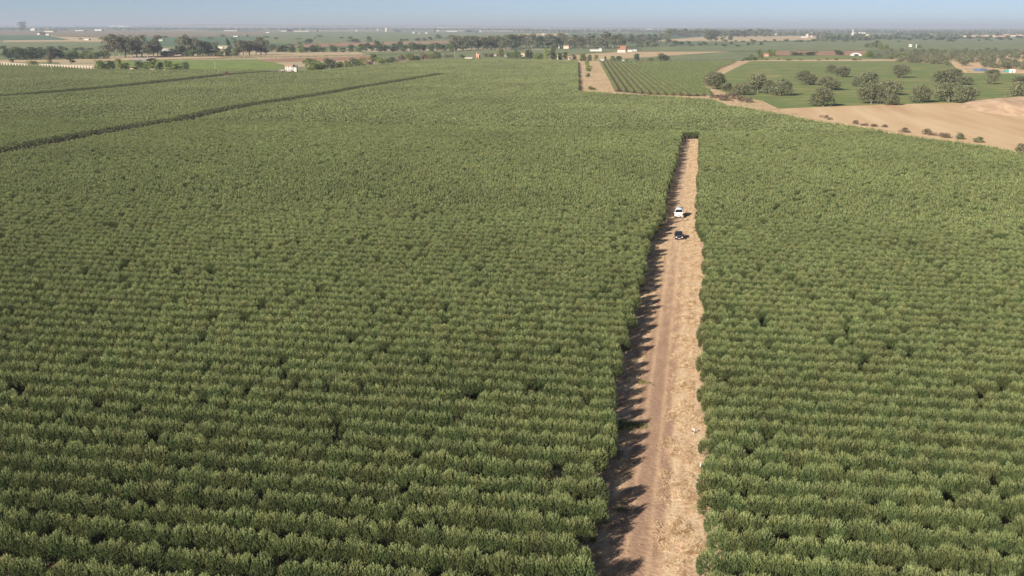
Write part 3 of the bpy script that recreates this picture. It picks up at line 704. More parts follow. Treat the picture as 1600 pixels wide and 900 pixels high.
plant_row(['euca', 'darkbush'], spread(976, 1036, 9, 66.5, 68, 8, 11, 9, 17), '%s from the left of the grey trees right behind the farmhouse', 'grey trees behind the farmhouse')
plant('euca', 1044, 70, 10, 24, 'tall slim eucalyptus standing alone right of the farmhouse')
plant_row('euca', [(1106, 67, 9, 22), (1111, 67, 10, 23), (1117, 67, 8, 17)], '%s from the left of three tall trees clustered above the striped plot', 'three clustered tall trees')
plant('poplar', 1129, 64.5, 7, 9, 'small round tree in the pale field right of the tall cluster', rnd=RN)
plant('darkbush', 1141, 63, 8, 8, 'small dark tree in the pale field beyond the tall cluster')
plant_row(['euca', 'conifer'], spread(1042, 1205, 32, 57, 58.5, 7, 9, 11, 15), '%s from the left of the distant tree line left of the village', 'distant tree line left of the village', parts=False)
plant_row(['poplar', 'conifer', 'darkbush'], [(1002, 74, 6, 8), (1012, 74, 6, 11), (1024, 73, 7, 6), (1056, 70, 11, 8), (1065, 69.5, 8, 5), (1075, 69, 8, 5)], '%s from the left of the scattered trees between the farmhouse and lone eucalyptus', 'scattered trees by the lone eucalyptus')
plant_row(['bush', 'poplar', 'darkbush'], [(155, 110, 15, 14), (165, 109, 12, 11), (175, 109.5, 12, 13), (187, 110, 13, 16), (196, 109, 12, 12), (218, 108, 12, 11), (229, 108, 12, 10), (238, 109, 12, 17), (250, 108.5, 12, 10), (262, 109, 13, 13), (276, 109, 11, 12), (290, 109, 12, 11)],
          '%s from the left of the leafy garden trees in front of the barn', 'garden trees in front of the barn')
plant('yellow', 51, 100.5, 14, 5, 'low yellow-green bush between the two runs of the white arcade', cat='bush', name='green_bush')
plant_row(['conifer', 'dry'], [(19, 97.5, 6, 6), (77, 99.5, 7, 16), (111, 99.5, 12, 19)], '%s from the left of the single trees on the stubble strip behind the arcade', 'single trees behind the arcade')
plant_row(['yellow', 'bush', 'darkbush'], [(487, 112.5, 22, 19), (503, 111.5, 15, 12), (516, 110.5, 19, 17), (530, 109.5, 14, 12), (543, 107.5, 14, 11), (554, 106.5, 15, 14), (565, 105, 15, 13), (592, 101.5, 12, 11)],
          '%s from the left of the big bushes right of the white cottage', 'big bushes right of the cottage', 'bush', 'green_bush')
plant('poplar', 583, 98, 10, 15, 'grey-green round tree at the right end of the long dark hedge')
plant_row(['dry', 'bush', 'darkbush'], [(577, 103, 12, 7), (604, 100.5, 13, 9), (615, 99.5, 12, 9), (627, 98.5, 13, 11), (640, 97.5, 14, 12), (652, 96.5, 12, 9), (662, 95.5, 13, 11), (673, 94.5, 13, 10), (683, 93.5, 12, 11), (702, 90, 14, 6)],
          '%s from the left of the bushes stepping along the grove\'s far edge', 'bushes along the far edge of the grove', 'bush', 'green_bush')
plant_row('dry', [(353, 122, 8, 9), (363, 122, 12, 5), (372, 121, 11, 5), (385, 120, 12, 4), (398, 119.5, 13, 5), (412, 118.5, 12, 5), (425, 117.5, 13, 6), (440, 116.5, 12, 6), (452, 116, 13, 6)],
          '%s from the left of the dry brown shrubs on the ditch by the cottage', 'dry shrubs on the ditch', 'shrub')
plant_row(['bush', 'poplar', 'darkbush'], [(722, 90.5, 9, 5), (760, 89, 9, 6), (768, 89.5, 9, 6), (783, 89.5, 10, 12), (793, 89, 6, 8), (798, 91.5, 10, 9), (806, 92, 12, 12), (815, 92.5, 9, 8), (827, 93.5, 14, 16), (842, 93.5, 14, 10), (855, 94, 9, 20), (865, 93.5, 9, 21), (874, 93, 8, 9), (882, 94, 9, 14), (896, 93.5, 8, 8)],
          '%s from the left of the trees lining the grove\'s far edge by the ruin', 'trees lining the far edge of the grove')
plant_row(['bush', 'darkbush'], [(909, 95.5, 12, 11), (921, 95.5, 9, 9), (932, 94.5, 7, 8), (946, 95, 5, 7), (957, 95, 8, 7), (966, 95.5, 12, 7), (979, 96, 6, 4), (995, 95, 10, 10), (1017, 95.5, 9, 5), (1035, 96, 19, 12)],
          '%s from the left of the bushes behind the striped plot', 'bushes behind the striped plot', 'bush', 'green_bush')
plant_row('bush', [(917, 104, 7, 8), (921, 112, 9, 9), (919, 121, 7, 6), (923, 141, 13, 6)], '%s from the left of the bushes on the dry strip left of the striped plot', 'bushes on the dry strip', 'bush', 'green_bush')
plant_row('poplar', [(1174, 95, 5, 13), (1186, 94, 6, 19), (1190, 94, 5, 16)], '%s from the left of three slim poplars beside the brick cottage', 'slim poplars by the brick cottage', name='poplar_tree')
plant_row('darkbush', [(1166, 95, 13, 5), (1179, 93, 12, 4), (1239, 86.5, 15, 6), (1251, 86.5, 9, 5), (1270, 86.5, 20, 6), (1309, 86.5, 15, 8)], '%s from the left of the dark bushes on the brown strip', 'dark bushes on the brown strip', 'bush')
plant_row('yellow', [(1204, 88, 13, 10), (1358, 90, 14, 10), (1375, 78, 8, 12), (1384, 80, 10, 10), (1387, 92, 12, 6), (1412, 92, 14, 8), (1436, 75, 8, 5)], '%s from the left of the yellow-green trees beside the oak wood', 'yellow-green trees by the oak wood')
plant_row(['darkbush', 'poplar'], [(1354, 74, 8, 6), (1363, 75, 9, 10), (1370, 75, 8, 11), (1404, 66, 6, 3), (1483, 65, 10, 4), (1490, 65, 6, 3), (1530, 64, 6, 3), (1549, 64, 5, 2)], '%s from the left of the dark bushes in the grey-green fields above the wood', 'dark bushes above the wood', 'bush')
# holm oaks of the meadow: each with its own place in words
OAK = [(1119, 140, 36, 27, 'dense dark holm oak at the bend of the dry track beside the striped plot'),
       (1134, 143, 20, 14, 'small low holm oak squeezed right of the one at the track bend'),
       (1158, 149, 30, 20, 'low broad holm oak left of the twin crowns by the brushwood'),
       (1184, 146, 36, 30, 'tall left-hand crown of the twin holm oaks behind the brushwood'),
       (1221, 150, 36, 27, 'round holm oak at the right end of the cluster by the dry track'),
       (1201, 147, 20, 22, 'narrow holm oak wedged between the two rounder crowns near the dry track'),
       (1259, 133, 34, 23, 'holm oak standing by itself, first to the right of the left cluster'),
       (1297, 115, 20, 14, 'small holm oak at the back left touching its larger neighbour'),
       (1313, 121, 29, 17, 'farther holm oak with a sloping crown over the green meadow'),
       (1294, 141, 37, 22, 'holm oak between the sloping far oak and the lowest front oak'),
       (1286, 167, 43, 29, 'lowest dark holm oak at the front left corner of the meadow'),
       (1338, 136, 18, 17, 'narrow left half of the leaning pair of oaks in mid meadow'),
       (1355, 137, 34, 26, 'round right half of the leaning pair of oaks in mid meadow'),
       (1409, 122, 30, 21, 'round holm oak standing alone near the far side of the meadow'),
       (1361, 163, 44, 32, 'wide holm oak with a visible pale trunk at the meadow\'s front edge'),
       (1389, 149, 38, 24, 'holm oak right behind the one with the pale trunk'),
       (1393, 165, 25, 19, 'small holm oak at the right foot of the front trio'),
       (1439, 161, 33, 28, 'upright holm oak just left of the big right-hand group'),
       (1471, 139, 44, 28, 'large leaning holm oak at the upper left of the right-hand group'),
       (1487, 122, 32, 15, 'pale crown peeping behind the large right-hand group of oaks'),
       (1482, 160, 46, 31, 'big front left holm oak of the right-hand group'),
       (1508, 162, 44, 29, 'big front right holm oak of the right-hand group'),
       (1504, 133, 30, 14, 'flat pale holm oak at the upper right of the right-hand group'),
       (1549, 119, 24, 11, 'small far holm oak in front of the pond'),
       (1549, 132, 23, 17, 'small holm oak on a clear trunk below the pond'),
       (1592, 129, 22, 11, 'small low holm oak near the right edge of the meadow'),
       (1590, 155, 34, 28, 'dark holm oak cut by the photo\'s right edge beside the soil heap')]
for i, (x, y, w_, h_, lab) in enumerate(OAK): plant('oak', x, y, w_ * 1.06, h_ * 1.03, lab, 'holm oaks of the green meadow', 'oak tree', rnd=RN)
def wood():
    ranks = [('front', lambda x: 96.5 + (x - 1400) * .062, 1396, 1640, 21), ('second', lambda x: 93 + (x - 1400) * .045, 1385, 1640, 22), ('third', lambda x: 89.5 + (x - 1400) * .025, 1368, 1640, 24),
             ('fourth', lambda x: 86 + (x - 1400) * .008, 1376, 1640, 24), ('hindmost', lambda x: 82.5, 1390, 1640, 22)]
    for nm, f, a, b, n in ranks:
        L = []
        for i in range(n):
            x = a + (b - a) * (i + RN.uniform(.15, .85)) / n
            if nm == 'front' and RN.random() < .25: continue
            y = f(x) + RN.uniform(-1.2, 1.2); s = ppm(y); L.append((x, y, RN.uniform(10.5, 15) * s, RN.uniform(6.5, 9.5) * s))
        plant_row('woodoak', L, '%%s holm oak from the left in the %s rank of the oak wood' % nm, 'holm oaks of the oak wood', 'oak tree', parts=(nm in ('front', 'second')))
wood()
plant_row('dry', [(1290, 186, 8, 6), (1283, 184, 6, 5), (1297, 188, 8, 5), (1337, 195, 8, 7), (1352, 197, 12, 5), (1366, 199, 10, 5), (1382, 200, 9, 5), (1412, 208, 14, 8), (1446, 211, 13, 9), (1458, 213, 12, 7), (1470, 215, 12, 7), (1480, 217, 12, 8)],
          '%s from the left of the dry shrubs on the verge of the sandy field', 'dry shrubs on the verge', 'shrub')
plant_row('woodoak', [(1499, 219, 14, 14), (1528, 224, 17, 11), (1594, 242, 20, 19)], '%s from the left of three round bushes on the verge of the sandy field', 'round bushes on the verge', 'bush', 'round_bush')
plant_row('dry', [(1124, 154, 22, 6), (1143, 155, 24, 9), (1158, 158, 20, 8), (1167, 161, 16, 9), (1134, 158, 18, 5)], '%s from the left of the reddish brushwood below the twin oaks', 'reddish brushwood', 'shrub')
plant('euca', 34.5, 48.3, 9, 12.5, 'lone leaning tree on the far left horizon')
plant_row(['conifer', 'darkbush'], [(64, 54, 5, 4), (70, 54, 5, 3), (452, 50, 8, 5), (496, 50, 3, 5), (621, 50, 9, 3), (680, 50, 5, 7), (733, 50.5, 14, 4), (746, 51, 8, 3)], '%s from the left of the specks of trees on the far green ridge', 'specks of trees on the far ridge', parts=False)
plant_row('darkbush', [(482, 68, 16, 6), (467, 69.5, 8, 4), (552, 66.5, 16, 5), (577, 66, 9, 8), (587, 67, 6, 4), (627, 64, 7, 3), (634, 64, 7, 3), (653, 64, 8, 4), (663, 63.5, 8, 4), (672, 62, 9, 4), (686, 61, 10, 6), (700, 61.5, 10, 4)], '%s from the left of the dark bushes above the reddish bank', 'dark bushes above the reddish bank', 'bush')

plant_row(['darkbush', 'poplar', 'conifer'], spread(0, 165, 12, 77, 79, 7, 12, 3.5, 6), '%s from the left of the far hedge trees above the dark conifers', 'far hedge trees at the left')
plant_row(['darkbush', 'bush'], spread(120, 560, 20, 57, 62, 5, 10, 2, 3.6), '%s from the left of the low bushes dotted over the upper left fields', 'low bushes of the upper left fields', 'bush', parts=False)
plant_row(['darkbush', 'poplar'], spread(985, 1200, 17, 69, 73, 5, 9, 2.5, 5), '%s from the left of the low trees between the farmhouse and the oak wood', 'low trees in the centre right fields', parts=False)
plant_row(['darkbush', 'bush'], spread(1130, 1340, 18, 64.5, 66, 5, 10, 2, 4), '%s from the left of the bushes under the pale field by the village', 'bushes under the pale field', 'bush', parts=False)
plant_row(['darkbush', 'poplar', 'conifer'], spread(1285, 1600, 40, 59.5, 63, 6, 10, 3, 6), '%s from the left of the trees in front of the village and the hamlet', 'trees in front of the village', parts=False)
plant_row(['darkbush', 'bush'], spread(1170, 1360, 10, 93.5, 95, 5, 9, 1.5, 3), '%s from the left of the tiny bushes on the line between both green fields', 'tiny bushes between the green fields', 'bush')
# far woodland that fades into the haze: nobody could count it
farp = []
for k, (m, H, W, sh) in enumerate((('euca', 15, 13, 'round'), ('dark', 13, 15, 'dome'), ('dark', 17, 9, 'tall'))):
    V, _ = lobed(900 + k, H, W, .5, 9, 170, 2.6, sh); farp.append(quads_obj('far_tree_%d' % k, V, M[m], do_link=False))
def far_points():
    g = np.random.default_rng(9); P = []
    def band(x0, x1, y0, y1, n, thr=-9):
        xs = g.uniform(x0, x1, n); ys = g.uniform(y0, y1, n)
        for x, y in zip(xs, ys):
            if math.sin(x / 23 + y * 2.1) + math.sin(x / 61 - y * 1.3) + g.normal() * .5 < thr: continue
            q = ground(x, y); P.append((q.x, q.y, 0, g.uniform(0, 6), g.uniform(.6, 1.25), g.integers(0, 3)))
    band(-60, 800, 44.3, 47.6, 3000, -.3); band(1050, 1660, 43.6, 51.5, 4200, -.6); band(800, 1100, 43.8, 51.5, 1700, .2)
    band(1200, 1300, 52, 56.5, 170); band(1395, 1520, 51, 58, 420, .1); band(1275, 1400, 57.5, 63.5, 260, -.2); band(1500, 1660, 52, 56, 150, .2); band(-60, 1000, 42.6, 44, 1500, .2)
    return np.array(P)
scatter('distant_woodland', [(far_points(), farp)], 'hazy blue-green woodland and tree belts spread over the plain below the horizon', 'woodland')

# ================================================================== BUILDINGS
def building(px, py, wpx, hpx, dep, label, wall='white', roof='tile', kind='gable', rz=0.0, win=0, name='house', cat='house', group=None, rise=None):
    s = ppm(py); g = ground(px, py); W = wpx / s; Ht = hpx / s; rise = rise if rise is not None else Ht * .28
    e = empty(name, g, rz)
    if kind == 'flat':
        MB().box(-W / 2, W / 2, 0, dep, -.2, Ht).build('wall', M[wall], e)
        MB().box(-W / 2 - .2, W / 2 + .2, -.2, dep + .2, Ht, Ht + .3).build('roof', M[roof], e); wz = Ht
    elif kind == 'shed':
        b = MB(); b.prism([(0, -.2), (dep, -.2), (dep, Ht), (0, Ht - rise)], 'x', -W / 2, W / 2); b.build('wall', M[wall], e)
        b = MB(); b.prism([(-.4, Ht - rise), (dep + .4, Ht + .05), (dep + .4, Ht + .3), (-.4, Ht - rise + .25)], 'x', -W / 2 - .3, W / 2 + .3); b.build('roof', M[roof], e); wz = Ht - rise
    elif kind == 'arch':
        n = 12; pr = [(W / 2 * math.cos(math.pi * i / n), Ht * math.sin(math.pi * i / n)) for i in range(n + 1)]
        MB().prism(pr, 'y', 0, dep).build('cover', M[wall], e); MB().box(-W * .2, W * .2, -.06, .1, 0, Ht * .6).build('door', M['plastic'], e); wz = 0
    else:
        wz = Ht - rise
        b = MB(); b.prism([(0, -.2), (dep, -.2), (dep, wz), (dep / 2, Ht - .05), (0, wz)], 'x', -W / 2, W / 2); b.build('wall', M[wall], e)
        b = MB(); o = .45; k = rise / (dep / 2)
        b.prism([(-o, wz - o * k + .02), (dep / 2, Ht + .02), (dep + o, wz - o * k + .02), (dep + o, wz - o * k + .28), (dep / 2, Ht + .3), (-o, wz - o * k + .28)], 'x', -W / 2 - .3, W / 2 + .3)
        r = b.build('roof', M[roof], e)
    if win and wz > 1.8:
        for i in range(win):
            x = -W / 2 + W * (i + .5) / win
            if i == win // 2 and wz < 5:
                MB().box(x - .5, x + .5, -.06, .05, 0, min(2.1, wz * .8)).build('door', M['wood'], e)
            else:
                for zz in ([1.1] if wz < 5 else [1.1, 4.0]):
                    f = MB().box(x - .55, x + .55, -.05, .05, zz, zz + 1.2).build('window', M['concrete'], e)
                    MB().box(x - .42, x + .42, -.07, -.045, zz + .12, zz + 1.08).build('pane', M['glass'], f)
    tag(e, label, cat, group); return e
building(451.5, 112, 12, 10.5, 8, 'white cottage with a brown roof at the end of the ditch by the grove', roof='brickc', rz=.15, win=3, rise=1.1)
building(461, 112, 5, 9.5, 5, 'narrow white annex on the right of the cottage by the grove', roof='greyroof', rz=.15, kind='shed', name='annex', cat='annex')
building(440, 111.5, 8, 2, 3, 'low white yard wall on the left of the cottage', roof='concrete', kind='flat', name='yard_wall', cat='wall')
building(217, 95.5, 24, 3.6, 30, 'wide barn with a pale low-pitched roof and dark gable beside the stubble strip', wall='greyroof', roof='concrete', rz=.1, name='barn', cat='barn')
building(206, 108.5, 9, 3, 7, 'small shed with an orange roof among the garden trees', wall='cream', roof='orange', name='shed', cat='shed')
building(238, 109.3, 8, 1.6, 5, 'low grey lean-to right of the orange-roofed shed', wall='cream', roof='concrete', kind='shed', name='shed', cat='shed')
building(257, 110.3, 3, 1.6, 2, 'tiny white pump box at the edge of the garden trees', kind='flat', roof='white', name='pump_box', cat='pump box')
building(259, 81, 13, 4.5, 14, 'white farm building in the gap right of the tall eucalyptuses', roof='white', win=3)
building(367, 82, 3.4, 4.5, 4, 'round-looking white water tower house in the left tree belt', kind='flat', roof='white', name='water_tank', cat='water tank')
building(345, 76, 24, 4, 20, 'long pale barn showing above the left tree belt', wall='cream', roof='concrete', name='barn', cat='barn')
building(331, 79, 7, 2.5, 12, 'small white roof between the reddish eucalyptuses', roof='white')
building(251, 64, 6, 3, 12, 'small white house on the slope beside the tallest eucalyptus', roof='white')
building(135, 62.8, 7, 2.3, 12, 'small white house on the pale wedge of stubble far left', roof='white')
building(368, 57.5, 7, 1.6, 18, 'small white house in the cool green field of the upper left', roof='white')
building(60, 54.3, 4, 2.2, 14, 'tiny white house next to dark trees at the far left', roof='white')
building(74, 55, 5, 2, 14, 'tiny cream house at the tip of the pale wedge far left', wall='cream', roof='concrete')
building(51, 48, 6, 3.2, 25, 'white shed right of the lone tree on the far left horizon', roof='white', name='shed', cat='shed')
building(76, 50, 13, 1.4, 40, 'long low cream shed far left below the horizon', wall='cream', roof='concrete', name='shed', cat='shed')
building(124, 48.3, 12, 1.2, 40, 'long thin white shed left of the bigger white hangar on the horizon', roof='white', name='shed', cat='shed')
building(153, 48.2, 10, 2.4, 40, 'white hangar on the left horizon above the brown fields', roof='white', name='hangar', cat='hangar')
building(360, 48.6, 20, 1.1, 40, 'long thin pale greenhouse above the left tree belt', roof='white', name='greenhouse', cat='greenhouse')
building(446, 49.2, 14, 1.4, 40, 'long thin pale greenhouse left of the speck of tree on the green ridge', roof='white', name='greenhouse', cat='greenhouse')
building(471, 49.2, 24, 1.0, 40, 'longest thin pale greenhouse on the green ridge', wall='cream', roof='concrete', name='greenhouse', cat='greenhouse')
building(418, 51.7, 6, 1.4, 20, 'small white house on the left slope of the green ridge', roof='white')
building(557, 49, 5, 1.4, 20, 'small white house on the crest left of the white tower', roof='white')
building(590, 48.6, 1.6, 3.6, 8, 'thin grey silo left of the white tower on the ridge', wall='concrete', kind='flat', roof='concrete', name='silo', cat='silo')
building(603, 49.5, 2.4, 5.5, 12, 'white square tower on the crest of the green ridge', kind='flat', roof='white', name='tower', cat='tower')
for x, y, w_, h_, lab in ((646, 52.2, 3, 2.2, 'left of three tiny white houses on the ridge right of the white tower'), (655, 53, 2, 1.6, 'middle of three tiny white houses on the ridge right of the white tower'), (666, 52.8, 3, 2, 'right of three tiny white houses on the ridge right of the white tower')):
    building(x, y, w_, h_, 10, lab, roof='white')
building(684, 49, 4, 1.6, 15, 'tiny white house beside the tall speck of tree on the ridge', roof='white')
building(706, 49.6, 17, 1.4, 40, 'long thin white shed near the right end of the green ridge', roof='white', name='shed', cat='shed')
building(749, 50, 6, 1.6, 25, 'white shed right of the last dark trees on the green ridge', roof='white', name='shed', cat='shed')
building(668, 60.6, 8, 1.8, 15, 'small brick house among the bushes above the reddish bank', wall='brickc', roof='tile')
building(849, 54.5, 4, 2.2, 20, 'white house on the pale field behind the eucalyptus wall', roof='white')
building(873, 75.5, 2.4, 4.5, 5, 'white gatehouse glimpsed at the foot of the eucalyptus wall', roof='white')
building(884, 76, 9, 5, 14, 'cream house half hidden by the eucalyptus wall', wall='cream', roof='brickc', win=2)
building(933, 47.5, 5, 1.6, 40, 'white house on the horizon above the eucalyptus wall', roof='white')
building(1015, 46.2, 10, 1.8, 50, 'wide cream farmhouse among far trees on the central horizon', wall='cream', roof='tile')
building(732, 91.6, 12, 1.8, 8, 'long low pale roof left of the brick ruin', wall='cream', roof='white', kind='shed', name='shed', cat='shed')
def ruin():
    s = ppm(91.5); e = empty('brick_ruin', ground(746, 91.5))
    pr = [(-3, 0), (3, 0), (3, 5.2), (2.2, 6.8), (1.4, 6.0), (.3, 6.4), (-.8, 8.6), (-1.6, 8.3), (-2.1, 5.6), (-3, 5)]
    MB().prism(pr, 'y', 0, .6).build('front_wall', M['brickc'], e); MB().prism([(0, 0), (5, 0), (5, 3.6), (2.5, 4.6), (0, 5)], 'x', -3, -2.4).build('side_wall', M['brickc'], e)
    MB().prism([(0, 0), (5, 0), (5, 5), (3, 3.2), (0, 5)], 'x', 2.4, 3).build('side_wall', M['brickc'], e); MB().box(-.9, .6, -.05, .1, 0, 2.4).build('doorway', M['plastic'], e)
    tag(e, 'roofless reddish brick ruin with a jagged top at the grove\'s far edge', 'ruin')
ruin()
building(768, 87.6, 15, 3, 12, 'long white house with a pinkish roof right of the brick ruin', roof='brickc', win=4)
building(790.5, 88.6, 5, 4.5, 6, 'small white house between the trees right of the long white house', roof='white', win=1)
building(817, 89, 6, 6, 7, 'pale pink house half hidden by trees at the grove\'s far edge', wall='cream', roof='brickc', win=2)
building(871.5, 92.5, 2.6, 3.6, 4, 'tiny cream hut between the two slimmest trees at the far edge', wall='cream', roof='brickc', name='hut', cat='hut')
building(889, 93.5, 4, 4, 5, 'tiny white hut at the corner where the dry strip begins', roof='brickc', name='hut', cat='hut')
building(941, 95, 5, 2.6, 4, 'small white hut behind the upper left corner of the striped plot', roof='white', name='hut', cat='hut')
building(974, 96, 3, 2.2, 3, 'tiny white hut among bushes behind the striped plot', roof='white', name='hut', cat='hut')
building(929, 80.3, 15, 3.2, 16, 'long white shed left of the red-roofed farmhouse', roof='white', name='shed', cat='shed')
building(938, 80.6, 4.5, 4.6, 8, 'taller white end block of the long shed left of the farmhouse', roof='white', kind='flat', name='annex', cat='annex')
building(971, 82.2, 12.5, 6, 12, 'white farmhouse front with its red roof on the far side of the stubble', roof='tile', win=4)
building(973, 79, 9, 7, 10, 'red brick upper block rising behind the white farmhouse', wall='tile', roof='tile', name='farm_block', cat='house')
building(984, 81.3, 7, 5, 10, 'middle white wing of the farm with a grey roof', roof='greyroof', win=2)
building(991.5, 80.3, 7, 4, 10, 'right white wing of the farm with a grey roof', roof='greyroof', win=2)
building(1197, 88.5, 8, 5, 9, 'reddish brick cottage beside the slim poplars', wall='brickc', roof='tile', win=2)
building(1338, 87.5, 17, 5, 14, 'white arched tunnel tent with a dark mouth on the brown strip', kind='arch', name='tunnel_tent', cat='tent')
building(1422.5, 73.5, 4.5, 4.5, 6, 'tiny white house above the oak wood', kind='gable', roof='white')
building(1431.5, 75, 1.2, 6, 1.2, 'thin white pillar beside the tiny white house above the wood', kind='flat', roof='white', name='pillar', cat='pillar')
building(1437.5, 92.8, 3, 3, 3, 'tiny white hut at the sandy front edge of the oak wood', roof='brickc', name='hut', cat='hut')
building(1432, 59.6, 6, 1.8, 20, 'small white house in the green field right of the village', roof='white')
def container(px, py, wpx, hpx, m, label):
    s = ppm(py); W, H = wpx / s, hpx / s; e = empty('container', ground(px, py), .1)
    b = MB(); b.box(-W / 2, W / 2, 0, 2.5, .15, H)
    for i in range(int(W / .5)): b.box(-W / 2 + .25 + i * .5 - .08, -W / 2 + .25 + i * .5 + .08, -.05, .0, .3, H - .2)
    b.build('box', M[m], e); MB().box(-W * .12, W * .12, -.09, -.055, .2, H * .8).build('door', M['greyroof'], e); tag(e, label, 'container')
container(1573, 113.6, 7.5, 4.6, 'tealpaint', 'teal corrugated container on the sandy clearing left of a white one')
container(1582, 113.8, 8, 5.2, 'whitepaint', 'white corrugated container on the sandy clearing right of the teal one')
building(1579, 107.5, 9, 3, 6, 'reddish low shed behind the two containers', wall='brickc', roof='tile', kind='shed', name='shed', cat='shed')
building(1473, 100.5, 12, 2.2, 5, 'low brown pen in front of the oak wood', wall='brickc', roof='brickc', kind='shed', name='shed', cat='shed')
px_sheet('pond', [(1518, 108), (1540, 107.3), (1547, 111.6), (1524, 112.2)], M['bluewater'], .5)
o = px_sheet('pond_bank', [(1505, 106.5), (1544, 105.8), (1554, 113.2), (1512, 113.6)], M['haybed'], .46)

# the village with its white church tower
def church():
    s = ppm(58); e = empty('church', ground(1332, 58)); h = 13.0 / s
    MB().box(-3.6, 3.6, 0, 7.2, 0, h * .62).build('tower', M['white'], e)
    bf = MB().box(-3.0, 3.0, .6, 6.6, h * .62, h * .84).build('belfry', M['white'], e)
    for x in (-1.2, 1.2): MB().box(x - .6, x + .6, .5, .62, h * .66, h * .78).build('opening', M['plastic'], bf)
    MB().box(-2.9, 2.9, .7, 6.5, h * .84, h, .12, .12).build('spire', M['white'], e)
    MB().prism([(4, 0), (18, 0), (18, 8), (11, 11), (4, 8)], 'x', -22, -3.7).build('nave', M['white'], e)
    tag(e, 'white church with a tall pointed bell tower rising over the village', 'church')
church()
V_ = []
g_ = random.Random(12)
for i in range(24): V_.append((1306 + i * 4.0 + g_.uniform(-1.2, 1.2), g_.choice([56.5, 57.8, 59.3]), g_.uniform(3.5, 7.5), g_.uniform(1.8, 3.1)))
V_ = [v for v in sorted(V_) if abs(v[0] - 1332) > 3]
for i, (x, y, w_, h_) in enumerate(V_):
    building(x, y, w_, h_, 11, '%s house from the left in the white village around the church' % ORD(i + 1), wall=g_.choice(['white', 'white', 'white', 'cream']), roof=g_.choice(['white', 'white', 'tile', 'concrete']), group='houses of the white village', rz=g_.uniform(-.3, .3))
L_ = sorted([(1206, 54, 4, 2), (1213, 54.5, 5, 2), (1222, 54.8, 7, 2.6), (1228, 54, 4, 2), (1252, 51, 3.5, 2.5), (1268, 51.5, 4, 1.6), (1261, 58.5, 4, 6), (1256, 59, 9, 2.6), (1268, 58, 3, 3), (1280, 57, 6, 2.6), (1286, 57, 5, 2.8), (1293, 57, 2.5, 2.2), (1347, 52.8, 12, 2.4), (1335, 52.5, 4, 2)])
for i, (x, y, w_, h_) in enumerate(L_):
    building(x, y, w_, h_, 12, '%s from the left of the scattered white buildings between far trees near the village' % ORD(i + 1), roof=g_.choice(['white', 'concrete', 'tile']), group='scattered white buildings near the village')
for i in range(17):
    building(1507 + i * 7.2 + g_.uniform(-2, 2), g_.uniform(56, 58.6), g_.uniform(5, 10), g_.uniform(1.8, 3), 14, '%s from the left of the cream houses of the hamlet at the far right' % ORD(i + 1), wall=g_.choice(['cream', 'cream', 'brickc', 'white']), roof=g_.choice(['concrete', 'brickc', 'tile']), group='cream houses of the right-hand hamlet')
for i, (x, y, w_, h_) in enumerate([(1404, 54.5, 8, 1.6), (1452, 53.5, 3, 2), (1458, 55.5, 5, 2.5), (1462, 54.5, 2, 2.2)]):
    building(x, y, w_, h_, 12, '%s from the left of four pale roofs right of the white village' % ORD(i + 1), roof='white', group='pale roofs right of the village')
def town(x0, x1, y, n, lab, h=(1.0, 2.0)):
    for i in range(n):
        x = x0 + (x1 - x0) * (i + g_.uniform(.2, .8)) / n
        building(x, y + g_.uniform(-.3, .3), g_.uniform(2, 5), g_.uniform(*h), 30, lab % ORD(i + 1), kind='flat', roof='white', name='town_block', cat='building', group=lab.split(' of ')[-1])
town(168, 200, 43.0, 7, '%s block from the left of the hazy white town at the left horizon', (.9, 2.2))
town(195, 300, 42.6, 5, '%s block from the left of the faint pinkish suburb behind the left eucalyptuses', (.6, 1.4))
town(1204, 1252, 42.6, 10, '%s block from the left of the pale hazy town on the right horizon', (1.4, 3.2))
town(660, 790, 44, 7, '%s block from the left of the pale buildings in haze behind the green ridge', (.6, 1.6))
town(830, 905, 45, 4, '%s block from the left of the white specks in haze above the eucalyptus wall', (.7, 1.5))
town(1480, 1510, 42.8, 5, '%s block from the left of the faint white specks on the far right horizon', (.7, 1.4))

# ------------------------------------------------------------------ arcade, poles
def arcade(p, q, n, label, hm=2.3):
    a, b = ground(*p), ground(*q); L = (b - a).length; e = empty('canal_arcade', a, math.atan2(b.y - a.y, b.x - a.x)); k = L / n
    mb = MB()
    for i in range(n):
        x0 = i * k; r = k * .33; pr = [(x0, 0), (x0 + k / 2 - r, 0), (x0 + k / 2 - r, hm * .35)]
        pr += [(x0 + k / 2 - r * math.cos(math.pi * j / 8), hm * .35 + r * .95 * math.sin(math.pi * j / 8)) for j in range(1, 8)]
        pr += [(x0 + k / 2 + r, hm * .35), (x0 + k / 2 + r, 0), (x0 + k, 0), (x0 + k, hm), (x0, hm)]
        mb.prism(pr, 'y', 0, .5)
    mb.build('arches', M['concrete'], e); MB().box(-.2, L + .2, -.25, .9, hm + .003, hm + .4).build('channel', M['concrete'], e)
    tag(e, label, 'aqueduct', 'runs of the raised canal')
arcade((2, 101.5), (43, 103.6), 9, 'short left run of the pale raised canal on small arches')
arcade((62, 103.8), (147, 107.2), 19, 'long right run of the pale raised canal on small arches')
def pole(px, py, hpx, label):
    s = ppm(py); h = hpx / s; e = empty('utility_pole', ground(px, py))
    MB().tube((0, 0, 0), (0, 0, h), .2, .13, 8).build('post', M['concrete'], e); MB().box(-.9, .9, -.08, .08, h - .9, h - .72).build('crossarm', M['wood'], e); tag(e, label, 'utility pole', 'utility poles')
pole(82, 117, 16, 'pale utility pole standing in the far left grove in front of the arcade')
pole(710.5, 90.5, 15, 'pale utility pole left of the brick ruin')
pole(124, 103, 9, 'short utility pole behind the long run of arches')
pole(552, 91, 8, 'utility pole on the reddish field behind the big bushes')
